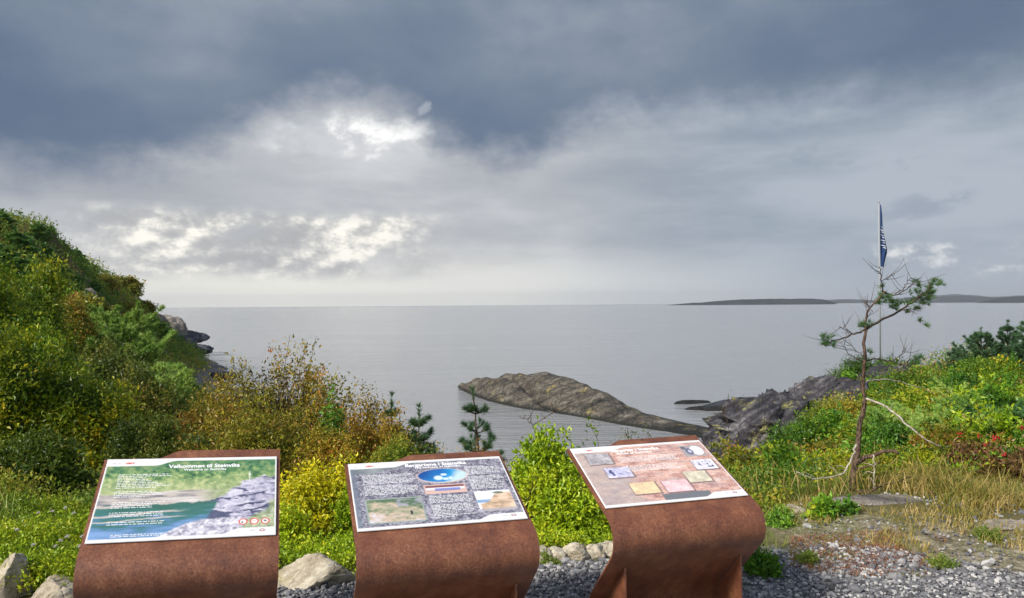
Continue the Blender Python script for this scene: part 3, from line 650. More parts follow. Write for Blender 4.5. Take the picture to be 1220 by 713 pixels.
for o in [o for o in COL.objects if o.name.startswith('berry_bush')]:
    bm = bmesh.new(); bmesh.ops.create_icosphere(bm, subdivisions=1, radius=.0085); V0 = np.array([v.co[:] for v in bm.verts]); F0 = np.array([[v.index for v in f.verts] for f in bm.faces]); bm.free()
    for q in range(6):
        n = 6; pos = rng.normal(size=3) * np.array([.16, .14, .08]) + np.array([0, -.14, .34]) + rng.normal(size=(n, 3)) * .011
        mk('berry_cluster', (V0[None] + pos[:, None]).reshape(-1, 3), (F0[None] + np.arange(n)[:, None, None] * len(V0)).reshape(-1, 3), M['berry'], o, True)
mound_sets = [('fern', 'low yellow green mound of scrub on the right hand rise', (1, 1, 1)), ('green', 'low dark green mound of scrub on the right hand rise', (1.3, 1.4, 1)), ('rust', 'low tawny mound of scrub on the right hand rise', (.6, .75, .55)), ('lime', 'low fresh green mound of scrub on the right hand rise', (.7, .8, .9))]
MP = [shrub('low_bush', (0, 0, 0), (.55), .5, .5, .040, .5, mt, lb, 'bush', 'low ' + lb.split()[1] + ' mounds scattered over the right hand rise', ntw=200, lpt=30, spread=.045, seed=700 + k, low=-.1, tint=tc, nstem=40) for k, (mt, lb, tc) in enumerate(mound_sets)]
mr = np.random.default_rng(77); cnt = [0] * 4
for (px, Y) in [(960, 8.0), (1000, 9.0), (1045, 8.2), (1095, 8.4), (1130, 9.2), (1180, 8.1), (1215, 8.6), (1020, 10.2), (1070, 10.6), (1115, 10.2), (1165, 10.8), (1210, 10.0), (1050, 12.2), (1090, 12.6), (1135, 12.2), (1180, 12.0), (1215, 12.8), (1075, 14.6), (1125, 14.2), (1160, 13.6), (940, 9.2), (905, 8.6), (990, 11.3), (1200, 7.6), (1140, 7.8), (1020, 13.4), (1100, 15.6), (1060, 9.4)]:
    k = int(mr.choice([0, 1, 1, 2, 2, 3])); o = MP[k] if cnt[k] == 0 else copy_tree(MP[k]); cnt[k] += 1
    s_ = mr.uniform(.8, 1.35) * (1 if Y < 11 else .75); o.location = at(px, Y, -.08); o.rotation_euler = (0, 0, mr.uniform(0, 6.28)); o.scale = (s_ * 1.1, s_ * 1.1, s_ * mr.uniform(.75, 1.1))
# weeds in the gravel
S(985, 628, 6.0, 56, 'green', 'leafy green weed at the gravel edge before the flat slab', .9, 'weed', leafcm=4, ntw=70, lpt=22, spread=.04, seed=201, cat='weed', tint=(1.6, 1.6, 1.2), hs=1)
S(935, 640, 5.9, 50, 'green', 'low pale green tuft left of the leafy weed', .9, 'weed', leafcm=2.5, ntw=70, lpt=22, spread=.035, seed=202, cat='weed', tint=(1.9, 1.8, 1.6), hs=.6)
S(905, 690, 4.7, 46, 'green', 'dark green weed in the gravel beside the third sign', .9, 'weed', leafcm=3.4, ntw=60, lpt=22, spread=.03, seed=203, cat='weed', tint=(1.1, 1.3, 1), hs=.75)
S(28, 700, 4.5, 50, 'lime', 'green nettle sprig between the two stones at the left', .9, 'weed', leafcm=4.5, ntw=40, lpt=14, spread=.03, seed=204, cat='weed', tint=(.6, .9, 1))
for kk, (px, Y, lb) in enumerate([(1180, 5.25, 'low green weed patch beside the flat stone at the right edge'), (1120, 4.75, 'small green weed in the gravel near the bottom right'), (960, 4.9, 'small grey green weed beside the red sorrel patch'), (650, 5.05, 'tiny grass weed in the gravel between second and third signs')]):
    x, y, z = at(px, Y, -.02); shrub('weed', (x, y, z), .09, .16 if kk < 1 else .09, .1, .022, .35, 'blade', lb, 'weed', ntw=60, lpt=12, spread=.02, seed=210 + kk, stemr=.002)
# spikes of grass at far left
def tuft(px, Y, n, L, w, mat, label, rad, bend=.6, cat='grass tuft', name='grass_tuft', wild=.35):
    global rng; keep = rng; rng = np.random.default_rng(int(px * 7 + Y * 31))
    x, y, z = at(px, Y, -.01); p = rng.normal(size=(n, 3)) * np.array([rad, rad * .6, 0]); V, F = blades_mesh(p, L, w, bend, wild)
    o = tag(mk(name, V, F, M[mat], loc=(x, y, z)), label, cat); rng = keep; return o
tuft(12, 5.6, 26, .42, .006, 'blade', 'long arching green grass blades at the left edge', .06, .9)
TU = [(1055, 7.0, .26, 'straw', 'straw coloured grass tuft just right of the pine foot'), (1090, 6.7, .30, 'straw', 'tall straw grass tuft above the flat slab'), (1120, 6.5, .34, 'straw', 'straw grass tuft between slab and berry bush'), (1150, 6.3, .34, 'straw', 'drooping straw grass tuft before the berry bush'), (1180, 6.15, .30, 'straw', 'rounded tan grass tuft in front of the berries'), (1035, 7.2, .24, 'blade', 'yellowed grass around the pine foot'), (1000, 7.0, .26, 'blade', 'yellow green grass left of the pine foot'), (960, 6.9, .24, 'blade', 'yellow green grass beyond the leafy weed'), (925, 6.8, .26, 'blade', 'pale green grass beside the third sign edge'), (1110, 6.9, .4, 'straw', 'seeding straw grass behind the slab tufts'), (1140, 6.0, .2, 'straw', 'short tan grass hanging to the gravel'), (1205, 6.0, .26, 'straw', 'tan grass tuft at the right edge of the view')]
for px, Y, L, mt, lb in TU: tuft(px, Y, 190, L * .8, .0035, mt, lb, .16, 1.)

# ---------------------------------------------------------------- ground cover (uncountable)
def seen(x, y, z, m=.06):
    """rough test: inside the view widened by a margin"""
    u = (x / y) * F_PX; v = (ZC - z) / y * F_PX
    return (np.abs(u) < 610 * (1 + m) + 60) & (v < 380)
def cover(name, n, yr, ur, hgt, leafk, mat, label, cond, seed, per=7, power=1.8, tint=None, cat='undergrowth', wr=.55):
    """clumps of leaves over the ground, their size growing with distance only through leafk"""
    global rng; keep = rng; rng = np.random.default_rng(seed)
    a, b = yr; t = rng.random(n); Y = (a ** (1 - power) + t * (b ** (1 - power) - a ** (1 - power))) ** (1 / (1 - power))
    Xx = rng.uniform(ur[0], ur[1], n) * Y; Z = hz(Xx, Y); k = cond(Xx, Y, Z) & (Z > SEA + 1.0); Xx, Y, Z = Xx[k], Y[k], Z[k]; n = len(Y)
    cl = fbm(np.stack([Xx, Y], -1) / (hgt(Y) * 2.2)[:, None], 3, seed); hh = hgt(Y) * np.clip(cl * 2.2 - .4, .15, 1.6)
    q = np.repeat(np.arange(n), per); off = rng.normal(size=(n * per, 3)); s = leafk(Y)[q]
    pos = np.stack([Xx, Y, Z], -1)[q] + off * s[:, None] * np.array([1.6, 1.6, .9]) + np.stack([0 * s, 0 * s, hh[q] * rng.random(n * per) ** .6], -1)
    d = rng.normal(size=(n * per, 3)) + np.array([0, -.1, .7])
    V, F = leaves(pos, d, s * rng.uniform(.6, 1.4, n * per), wr)
    o = tag(mk(name, V, F, M[mat]), label, cat, kind='stuff')
    if tint: o.color = (*tint, 1)
    rng = keep; return o
G = gravel_mask
cover('hillside_scrub', 34000, (24, 135), (-.85, -.28), lambda Y: .35 + Y * .012, lambda Y: .05 + Y * .0022, 'hill', 'mixed green, ochre and rust scrub covering the headland', lambda x, y, z: (x < -.2 * y - 4), 301, 7, 1.1)
cover('thicket_floor', 16000, (6.2, 28), (-.75, .35), lambda Y: .22 + Y * .012, lambda Y: .03 + Y * .0018, 'scrub', 'low mixed undergrowth below the bushes of the dip', lambda x, y, z: (G(x, y) < .3) & (x < 2.6), 302, 7, 1.4)
cover('slope_scrub', 9500, (7.0, 30), (.22, 1.05), lambda Y: .10 + Y * .010, lambda Y: .032 + Y * .0014, 'fern', 'yellow green low scrub covering the right hand rise', lambda x, y, z: (x > 2.4) & ~((y > 10.8) & (y < 14.6) & (x / y < .41)), 303, 7, 1.4)
RC = lambda x, y, z: (x > 2.2) & ~((y > 10.8) & (y < 14.6) & (x / y < .41)) & (G(x, y) < .05) & ((y > 6.9) | (x > 3.6))
cover('heath', 6600, (7.0, 24), (.22, 1.05), lambda Y: .20 + Y * .016, lambda Y: .028 + Y * .0012, 'green', 'dark green heath between the yellow scrub of the right hand rise', lambda x, y, z: RC(x, y, z) & (fbm(np.stack([x, y], -1) * .9, 3, 61) > .47), 321, 8, 1.4, tint=(1.2, 1.2, 1))
cover('dry_heather', 4600, (7.0, 24), (.22, 1.05), lambda Y: .16 + Y * .016, lambda Y: .022 + Y * .0012, 'rust', 'brown dry heather between the yellow scrub of the right hand rise', lambda x, y, z: RC(x, y, z) & (fbm(np.stack([x, y], -1) * 1.1, 3, 62) > .5), 322, 8, 1.4)
cover('clover', 7000, (4.35, 7.2), (-.75, -.36), lambda Y: .16 + 0 * Y, lambda Y: .026 + 0 * Y, 'lime', 'lush green clover and weeds around the first sign', lambda x, y, z: (G(x, y) < .5), 304, 8, 1.2, tint=(.85, .85, .8))
cover('kerb_plants', 6000, (4.9, 7), (-.36, .18), lambda Y: .12 + 0 * Y, lambda Y: .026 + 0 * Y, 'lime', 'low yellow green plants creeping along the kerb stones', lambda x, y, z: (G(x, y) < .25) & ((y > 5.42) | (x < -.35)), 305, 8, 1.2)
cover('sorrel', 1300, (4.6, 5.5), (.36, .56), lambda Y: .012 + 0 * Y, lambda Y: .012 + 0 * Y, 'redmoss', 'flat patch of reddish sorrel growing in the gravel', lambda x, y, z: fbm(np.stack([x, y], -1) * 2.5, 3, 9) > .5, 306, 7, 1.2)
cover('gravel_moss', 4200, (4.3, 6.6), (.28, .78), lambda Y: .02 + 0 * Y, lambda Y: .014 + 0 * Y, 'blade', 'sparse short green growth scattered over the gravel', lambda x, y, z: fbm(np.stack([x, y], -1) * 2.2, 3, 19) > .55, 307, 6, 1.2, wr=.3)
# grass stuff at the back of the gravel
def grass(name, n, yr, ur, L, w, mat, label, cond, seed, bend=.7):
    global rng; keep = rng; rng = np.random.default_rng(seed)
    Y = rng.uniform(*yr, n); Xx = rng.uniform(*ur, n) * Y; Z = hz(Xx, Y); k = cond(Xx, Y); pos = np.stack([Xx, Y, Z], -1)[k]
    V, F = blades_mesh(pos, L, w, bend); o = tag(mk(name, V, F, M[mat]), label, 'grass', kind='stuff'); rng = keep; return o
grass('dry_grass', 20000, (4.4, 7.6), (.30, .95), .085, .0028, 'straw', 'dry tan grass thinning out towards the gravel', lambda x, y: (G(x, y) < .3) & (fbm(np.stack([x, y], -1) * 1.6, 3, 5) + (y - 6.0) * .15 > .44), 311)
grass('green_grass', 7000, (5.0, 8.8), (-.75, .80), .16, .003, 'blade', 'green grass among the plants behind the gravel', lambda x, y: (G(x, y) < .2) & (fbm(np.stack([x, y], -1) * 1.3, 3, 8) > .5) & ((x < 1.9) | (y > 7)), 312)
grass('tall_sedge', 3500, (6.6, 13), (.30, .80), .34, .004, 'straw', 'thin tall sedge standing in the scrub of the rise', lambda x, y: fbm(np.stack([x, y], -1) * .8, 3, 71) > .48, 313, .6)
grass('bank_grass', 3500, (6.2, 11), (-.75, .30), .34, .004, 'straw', 'thin dry grass standing among the bushes of the dip', lambda x, y: (G(x, y) < .2) & (fbm(np.stack([x, y], -1) * .8, 3, 72) > .5), 314, .6)
# clover flowers
pos = []
for (px, py) in [(62, 610), (78, 606), (88, 612), (98, 640), (104, 631), (72, 645), (80, 640), (46, 612), (66, 652), (40, 650), (20, 632), (94, 652)]:
    d = FW + RT * (px - CX) / F_PX - UP * (py - CY) / F_PX; t = (.2 - ZC) / d[2]; pos.append(CAM + d * t)
for q, ps in enumerate(pos):
    n = 26; d = rng.normal(size=(n, 3)); d[:, 2] = np.abs(d[:, 2]); V, F = leaves(np.repeat([[0, 0, .0]], n, 0), d, .017, .5)
    root = empty('clover_flower', ps, 'small pale clover blossom among the green weeds beside the first sign', 'flower', 'clover blossoms left of the first sign')
    mk('blossom', V, F, M['petal'], root); mb = MB(); mb.tube([(0, 0, 0), (.005, 0, -.08), (0, 0, -.2)], .0016, 5); mb.build('stalk', M['blade'], root)

# ---------------------------------------------------------------- pines of the headland crest and slope
protos = [pine('hill_pine', (0, 0, 0), 3.2, 1.25, 'x', seed=400 + k, nl=.34, per=10, whorls=6, w=.035, dens=1.5, bush=k % 2, lean=.1 * k - .1, tint=(1.7, 1.6, 1.1)) for k in range(3)]
crest = [(-2, 246, 56), (14, 250, 60), (30, 255, 64), (46, 262, 68), (60, 272, 71), (74, 283, 76), (88, 293, 82), (100, 305, 87), (112, 320, 91), (124, 333, 96), (136, 347, 100), (148, 360, 103)]
slope = [(10, 285, 48), (36, 300, 50), (62, 315, 56), (90, 335, 62), (112, 352, 72), (135, 372, 84), (80, 300, 66), (52, 285, 58), (150, 385, 90), (100, 330, 76), (130, 355, 90), (24, 270, 54)]
n0 = 0
for lst, lb, gp in ((crest, 'dark pine on the skyline of the headland', 'pines along the skyline of the headland'), (slope, 'dark green pine below the skyline on the headland slope', 'pines scattered over the headland slope')):
    for (px, top, Y) in lst:
        if n0 < 3: r = protos[n0]
        else: r = copy_tree(protos[n0 % 3])
        x, y, z = at(px, Y, -.3); Hh = P(px, top, Y)[2] - z
        Hh = min(max(Hh, 1.4), 2.9); r.location = (x, y, z); k = Hh / 3.3; r.scale = (k * rng.uniform(1.1, 1.5), k * 1.3, k * .85); r.rotation_euler = (0, 0, rng.uniform(0, 6.28))
        tag(r, lb, 'pine', gp); n0 += 1
tints = [(.9, 1.2, .8), (1.3, 1., .7), (1.1, .9, .9)]
bp = [shrub('hill_bush', (0, 0, 0), 2.2, 1.9, 1.9, .22, .55, ['willow', 'rust', 'green'][k], 'x', seed=420 + k, ntw=260, lpt=34, spread=.3, low=-.1, stemr=.03, nstem=30, tint=[(1.3, 1.25, 1), (.8, 1., .8), (1.9, 1.7, 1.2)][k]) for k in range(3)]
HB = [(30, 330, 42, 0), (55, 345, 38, 2), (85, 365, 38, 1), (110, 380, 44, 2), (135, 395, 48, 2), (160, 405, 58, 0), (150, 400, 80, 1), (165, 395, 95, 1), (140, 375, 92, 1), (120, 350, 82, 1), (70, 330, 52, 2), (100, 360, 58, 0), (172, 415, 70, 2), (45, 315, 48, 0), (15, 310, 42, 0), (170, 400, 104, 1), (180, 425, 84, 2), (195, 470, 44, 2)]
n0 = [0, 0, 0]; lbs = ['yellow green bush on the headland slope', 'ochre and rust coloured bush on the headland slope', 'fresh green bush on the headland slope']
for (px, py, Y, k) in HB:
    r = bp[k] if n0[k] == 0 else copy_tree(bp[k]); n0[k] += 1
    x, y, z = at(px, Y, -.2); s = rng.uniform(.7, 1.15) * (.75 + Y / 200); r.location = (x, y, z); r.scale = (s * 1.15, s * 1.15, s * .8); r.rotation_euler = (0, 0, rng.uniform(0, 6.28))
    tag(r, lbs[k], 'bush', ['yellow green', 'ochre', 'fresh green'][k] + ' bushes on the headland slope')
# bare scar
for q, (px, py, Y, d, lb) in enumerate([(100, 352, 64, (1.2, 1.5, 1.6), 'bare grey rock scar among rust bushes on the headland'), (158, 362, 106, (2.2, 2, 3.2), 'bare pale cliff at the nose of the headland'), (152, 395, 100, (2., 2, 1.6), 'small bare rock face below the headland nose')]):
    x, y, z = at(px, Y, .0); tag(rock_mesh('rock', 'pale_rock', (x, y, z), d, 500 + q, (0, .5, 0)), lb, 'rock')

# ---------------------------------------------------------------- the crooked pine
PY = 6.9
def pp(pts, zs=0.):
    return np.array([P(a, b, PY + (c[0] if c else 0)) for a, b, *c in pts])
root = empty('crooked_pine', P(1016, 586, PY), 'sparse crooked pine with bare lower branches and needle tufts on top', 'pine')
o_ = np.array(root.location)
tr = MB(); path = smooth_path(pp([(1015, 592), (1017, 575, .0), (1019, 550, .02), (1024, 510, .03), (1027, 480, .02), (1030, 440, 0), (1031, 405, -.02), (1032, 393, -.02), (1036, 377, -.03), (1044, 358, -.05), (1051, 347, -.06)]), 6) - o_
path[:, :] += np.stack([fbm(path * 5 + k * 7, 4, 3 + k) - .5 for k in range(3)], -1) * np.array([.09, .09, .0])
tr.tube(path, np.interp(np.linspace(0, 1, len(path)), [0, .25, .5, .75, 1], [.040, .025, .0155, .010, .005]), 9); tr.build('trunk', M['bark'], root, True)
BR = [  # bark branches: px polyline, radius
    ([(1020, 552), (1030, 546, -.05), (1045, 541, -.12), (1062, 537, -.2), (1070, 541, -.22)], .026, .012, 'bark'),
    ([(1022, 560), (1032, 556, -.1), (1048, 552, -.15)], .012, .005, 'bark'),
    ([(1032, 393), (1015, 399, -.1), (998, 405, -.2), (985, 409, -.25)], .009, .004, 'twig'),
    ([(1033, 392), (1050, 382, .05), (1068, 372, .12), (1085, 362, .2), (1100, 352, .26), (1112, 342, .3)], .012, .004, 'twig'),
    ([(1051, 347), (1066, 352, .1), (1078, 346, .15), (1088, 338, .2)], .007, .003, 'twig'),
    ([(1075, 368), (1090, 357, .1), (1104, 346, .2), (1110, 338, .25)], .006, .003, 'twig'),
    ([(1051, 347), (1050, 330, -.1), (1048, 317, -.1)], .006, .002, 'twig'), ([(1050, 335), (1058, 331), (1066, 326)], .004, .002, 'twig'),
    ([(1066, 350), (1075, 345, .1), (1081, 336, .1), (1086, 331, .1)], .005, .002, 'twig'),
    ([(1031, 430), (1045, 428, .1), (1060, 431, .15), (1075, 436, .2), (1085, 443, .2), (1100, 443, .3)], .007, .0025, 'twig'),
    ([(1062, 431, .15), (1072, 424, .2), (1080, 415, .2)], .004, .002, 'twig'), ([(1072, 436, .2), (1082, 430, .2), (1090, 429, .2)], .005, .002, 'twig'),
    ([(1030, 432), (1018, 426, -.1), (1008, 418, -.1), (1006, 410, -.1)], .005, .002, 'twig'), ([(1030, 426), (1020, 418, .1), (1010, 408, .1)], .004, .0015, 'twig'),
    ([(1033, 395), (1030, 385), (1036, 372), (1030, 358)], .004, .0015, 'twig'), ([(1040, 372), (1034, 362, .1), (1031, 355, .1)], .003, .0015, 'twig'),
    ([(1031, 455), (1050, 452, .1), (1075, 456, .2), (1100, 463, .3), (1112, 468, .3)], .007, .003, 'dead'),
    ([(1031, 440), (1022, 452, .1), (1014, 452, .1)], .004, .002, 'twig'),
    ([(1070, 372, .1), (1082, 369, .1), (1093, 370, .15)], .004, .002, 'twig'), ([(1018, 399, -.1), (1008, 393, -.1), (1000, 390, -.1)], .004, .002, 'twig')]
for pts, a, b, mt in BR:
    mb = MB(); q = smooth_path(pp(pts), 5) - o_; q[1:-1] += rng.normal(size=(len(q) - 2, 3)) * .004; mb.tube(q, np.linspace(a, b, len(q)), 6)
    for _ in range(7 if mt == 'twig' else 0):
        k = rng.integers(2, len(q) - 1); d = q[k] - q[k - 1]; d = d / np.linalg.norm(d) + rng.normal(size=3) * .7; L = rng.uniform(.05, .13)
        mb.tube([q[k], q[k] + d * L * .5, q[k] + d * L + np.array([0, 0, L * .3])], [.0025, .002, .001], 4)
    mb.build('branch', M[mt], root, True)
TF_ = [(985, 408, -.25, 1.3), (980, 403, -.25, .9), (989, 412, -.25, .8), (1052, 357, 0, 1.1), (1046, 360, 0, .9), (1057, 352, .05, 1.), (1031, 387, 0, 1.), (1026, 389, 0, .8), (1066, 366, .1, 1.1), (1072, 362, .12, 1), (1062, 360, .1, .8), (1100, 352, .26, 1.2), (1094, 357, .24, 1.1), (1106, 346, .28, 1.2), (1113, 340, .3, 1.2), (1090, 349, .2, .9), (1100, 362, .26, .9), (1094, 368, .24, .7), (1110, 350, .3, .9), (1085, 362, .2, .6), (1117, 336, .3, .9), (1088, 336, .2, .5), (1090, 430, .2, .9), (1086, 433, .2, .8), (1095, 427, .2, .7), (1080, 372, .15, .5), (1093, 383, .2, .5), (1103, 388, .2, .5), (1096, 342, .25, .7), (1104, 356, .28, .8), (1036, 420, 0, .4), (1050, 342, 0, .4)]
pos, dd = [], []
for (a, b, c, s) in TF_:
    p0 = P(a, b, PY + c) - o_; m_ = int(9 * s)
    pos.append(p0 + rng.normal(size=(m_, 3)) * np.array([.028, .03, .014]) * s); dd.append(np.repeat([[.35, 0, .8]], m_, 0) + rng.normal(size=(m_, 3)) * .35)
V, F = needles(np.concatenate(pos), np.concatenate(dd), .052, 22, .75, .0022)
mk('needles', V, F, M['needle'], root).color = (1.0, .95, .9, 1)
# dead limbs
def deadwood(pts, r0, r1, label, mt='dead'):
    q = smooth_path(np.array([P(*p) for p in pts]), 6); c = q[0].copy(); q = q - c; q[1:-1] += rng.normal(size=(len(q) - 2, 3)) * .004
    mb = MB(); mb.tube(q, np.linspace(r0, r1, len(q)), 7)
    for k in (len(q) // 3, len(q) // 2, len(q) * 3 // 4):
        d = rng.normal(size=3); d[2] = abs(d[2]); d /= np.linalg.norm(d); mb.tube([q[k], q[k] + d * .05, q[k] + d * .1 + (q[k] - q[k - 1])], [.004, .003, .0015], 4)
    return tag(mb.build('dead_branch', M[mt], None, True, loc=c), label, 'branch')
deadwood([(1032, 475, 6.86), (1050, 482, 6.75), (1068, 494, 6.6), (1085, 510, 6.5), (1105, 525, 6.45), (1122, 533, 6.45)], .011, .005, 'long pale bare branch leaning from the pine over the green scrub')
deadwood([(1020, 530, 6.8), (1014, 548, 6.75), (1006, 562, 6.7), (990, 569, 6.65), (968, 570, 6.6), (948, 562, 6.6)], .010, .004, 'curved grey dead branch lying left of the pine foot')
deadwood([(1040, 542, 6.7), (1042, 556, 6.68), (1041, 572, 6.66), (1042, 582, 6.66)], .006, .005, 'short upright bleached stick hanging beside the pine trunk')
deadwood([(1020, 586, 6.7), (1035, 586, 6.6), (1048, 580, 6.6), (1070, 574, 6.6), (1085, 568, 6.65)], .009, .004, 'brown dead branch lying right of the pine foot', 'bark')
deadwood([(640, 512, 6.6), (628, 500, 6.6), (618, 497, 6.6)], .004, .002, 'short dark bare twig over the lime bush', 'twig')
deadwood([(636, 506, 6.6), (648, 499, 6.6), (658, 492, 6.6), (668, 489, 6.6)], .004, .002, 'curved dark bare twig reaching over the lime bush', 'twig')
deadwood([(870, 530, 9.5), (868, 510, 9.5), (862, 492, 9.5), (860, 486, 9.5)], .004, .002, 'upright dry stalk in front of the outcrop', 'twig')

# ---------------------------------------------------------------- flagpole and flag
FY = 22.
base = P(1049, 440, FY); fx = base[0]; fz = h1(fx, FY); top = P(1049, 242, FY)[2]
root = empty('flagpole', (fx, FY, fz), 'slender white flagpole rising behind the crooked pine', 'flagpole')
m = newmat('white_pole'); finish((.30, .32, .34), .5, .4); M['pole'] = m
mb = MB(); mb.tube([(0, 0, 0), (0, 0, top - fz)], [.024, .016], 12); mb.build('pole', m, root, True)
mb = MB(); mb.tube([(0, 0, top - fz), (0, 0, top - fz + .03), (0, 0, top - fz + .05)], [.02, .03, .004], 12); mb.build('finial', m, root, True)
mb = MB(); mb.tube([(-.12, 0, 0), (-.12, 0, .0)], .01, 4) if 0 else mb.box((-.14, -.14, -.3), (.14, .14, .06)); mb.build('footing', M['edge_stone'], root)
# pennant hanging in folds: strip outline in px right of the pole
prof = [(243, 1), (255, 2.6), (265, 3.6), (272, 5), (280, 7), (288, 9), (295, 10.4), (300, 9.6), (306, 7), (312, 5), (317, 3.5)]
n = 40; yy = np.linspace(243, 317, n); wd = np.interp(yy, [q[0] for q in prof], [q[1] for q in prof]) * .85 / F_PX * FY
K = 14; u = np.linspace(0, 1, K)
zz = np.array([P(1049, q, FY)[2] for q in yy])
Xf = fx + .035 + wd[:, None] * u[None] * (1 + .0 * u) ; fold = np.sin(u * 9)[None] * .09 * (wd[:, None] / .25) + np.sin(zz * 4)[:, None] * .03 * u[None]
V = np.stack([Xf, FY + fold, zz[:, None] - u[None] * .05 + 0 * Xf], -1)
i = np.arange(n - 1)[:, None] * K; j = np.arange(K - 1)[None]; F = np.stack([i + j, i + j + 1, i + K + j + 1, i + K + j], -1).reshape(-1, 4)
m = newmat('flag_cloth'); finish((.018, .045, .13), .75, .2); fl = empty('flag', (fx, FY, zz[-1]), 'dark blue pennant with white lettering hanging limp on the pole', 'flag')
V = V - np.array(fl.location)
c = mk('cloth', V.reshape(-1, 3), F, m, fl, True); md = c.modifiers.new('t', 'SOLIDIFY'); md.thickness = .004
m = newmat('flag_print'); finish((.6, .63, .68), .8, .2)
mb = MB()
def fpt(a, b, off=-.012):
    r_ = a * (n - 1); k = int(min(r_, n - 2)); w = b * (K - 1); l = int(min(w, K - 2)); fr, gr = r_ - k, w - l
    q = (V[k, l] * (1 - fr) + V[k + 1, l] * fr) * (1 - gr) + (V[k, l + 1] * (1 - fr) + V[k + 1, l + 1] * fr) * gr
    return q + np.array([0, off, 0])
for q in range(9):      # the folded lettering reads only as slanted white strokes
    a = .36 + q * .042; L = .6 + .25 * (q % 2)
    s = [fpt(a + .035 * t, .95 - L * (1 - t)) for t in np.linspace(0, 1, 7)]; mb.tube(s, .011 if q % 3 else .007, 4)
mb.build('lettering', m, fl)

# ---------------------------------------------------------------- information signs
m = newmat('corten_steel'); co = opos()
n1 = noise(co, 7, 6, .65); n2 = noise(mapv(co, (1, 1, .7)), 110, 4, .8); n3 = noise(mapv(co, (7, 5, 2.)), 2, 5, .6)
c = ramp(n1 * .32 + n2 * .48 + n3 * .2, [(.34, (.055, .019, .011)), (.47, (.14, .048, .024)), (.56, (.23, .088, .041)), (.68, (.38, .20, .12))])
sp = noise(co, 24, 5, .7).ss(.62, .72); c = mix(sp * .6, c, (.035, .016, .012))
finish(c, n2.ss(.3, .7, .36, .62), .6, n2 * .6 + n1 * .4, .35, .0035); M['corten'] = m
m = newmat('white_panel'); finish((.72, .72, .72), .4, .5); M['panel'] = m
m = newmat('white_print'); finish((.86, .87, .88), .5, .3); M['ink'] = m
m = newmat('dark_print'); finish((.07, .06, .09), .5, .3); M['darkink'] = m
m = newmat('red_print'); finish((.6, .07, .04), .5, .3); M['redink'] = m
m = newmat('printed_picture')
at_ = node('ShaderNodeAttribute', attribute_name='print'); finish(at_.outputs[0], .38, .5); M['print'] = m
BW, BH = .8, .54
NU, NV = 330, 224
uu, vv = np.meshgrid(np.linspace(0, 1, NU), np.linspace(0, 1, NV))
q2 = np.stack([uu * BW, vv * BH], -1)
def lay(img, mask, col): img += (np.asarray(col) - img) * (mask[..., None] if mask.ndim == 2 else mask)
def cm(f, stops):
    p = [s[0] for s in stops]; return np.stack([np.interp(f, p, [s[1][k] for s in stops]) for k in range(3)], -1)
def box_(u0, u1, v0, v1, e=.003): return sst(uu, u0 - e, u0 + e) * sst(-uu, -u1 - e, -u1 + e) * sst(vv, v0 - e, v0 + e) * sst(-vv, -v1 - e, -v1 + e)
def ell(u, v, ru, rv, e=.06): return sst(-np.hypot((uu - u) / ru, (vv - v) / rv), -1 - e, -1 + e)
def frame_(img, tl=.10, logo=(.55, .08, .05)):
    top = .035 + tl * .6 * (1 - sst(uu, .27, .40)); bot = .968 - .06 * sst(uu, .70, .80)
    w = np.maximum(sst(top - vv, -.004, .004), sst(vv - bot, -.004, .004)); w = np.maximum(w, np.maximum(sst(.006 - uu, -.002, .002), sst(uu - .993, -.002, .002)))
    lay(img, w, (.74, .74, .74))
    sq = (fbm(q2 * np.array([230, 60]), 2, 40) > .5)
    lay(img, box_(.03, .10, .05, .066) * sq * .6, (.35, .35, .38)); lay(img, box_(.105, .155, .045, .068) * (sq * .5 + .4), logo)
    lay(img, box_(.855, .885, .935, .95) * .6, (.4, .45, .5)); lay(img, ell(.925, .942, .017, .016) * .8, (.35, .1, .1)); lay(img, ell(.925, .94, .008, .007), (.8, .8, .8))
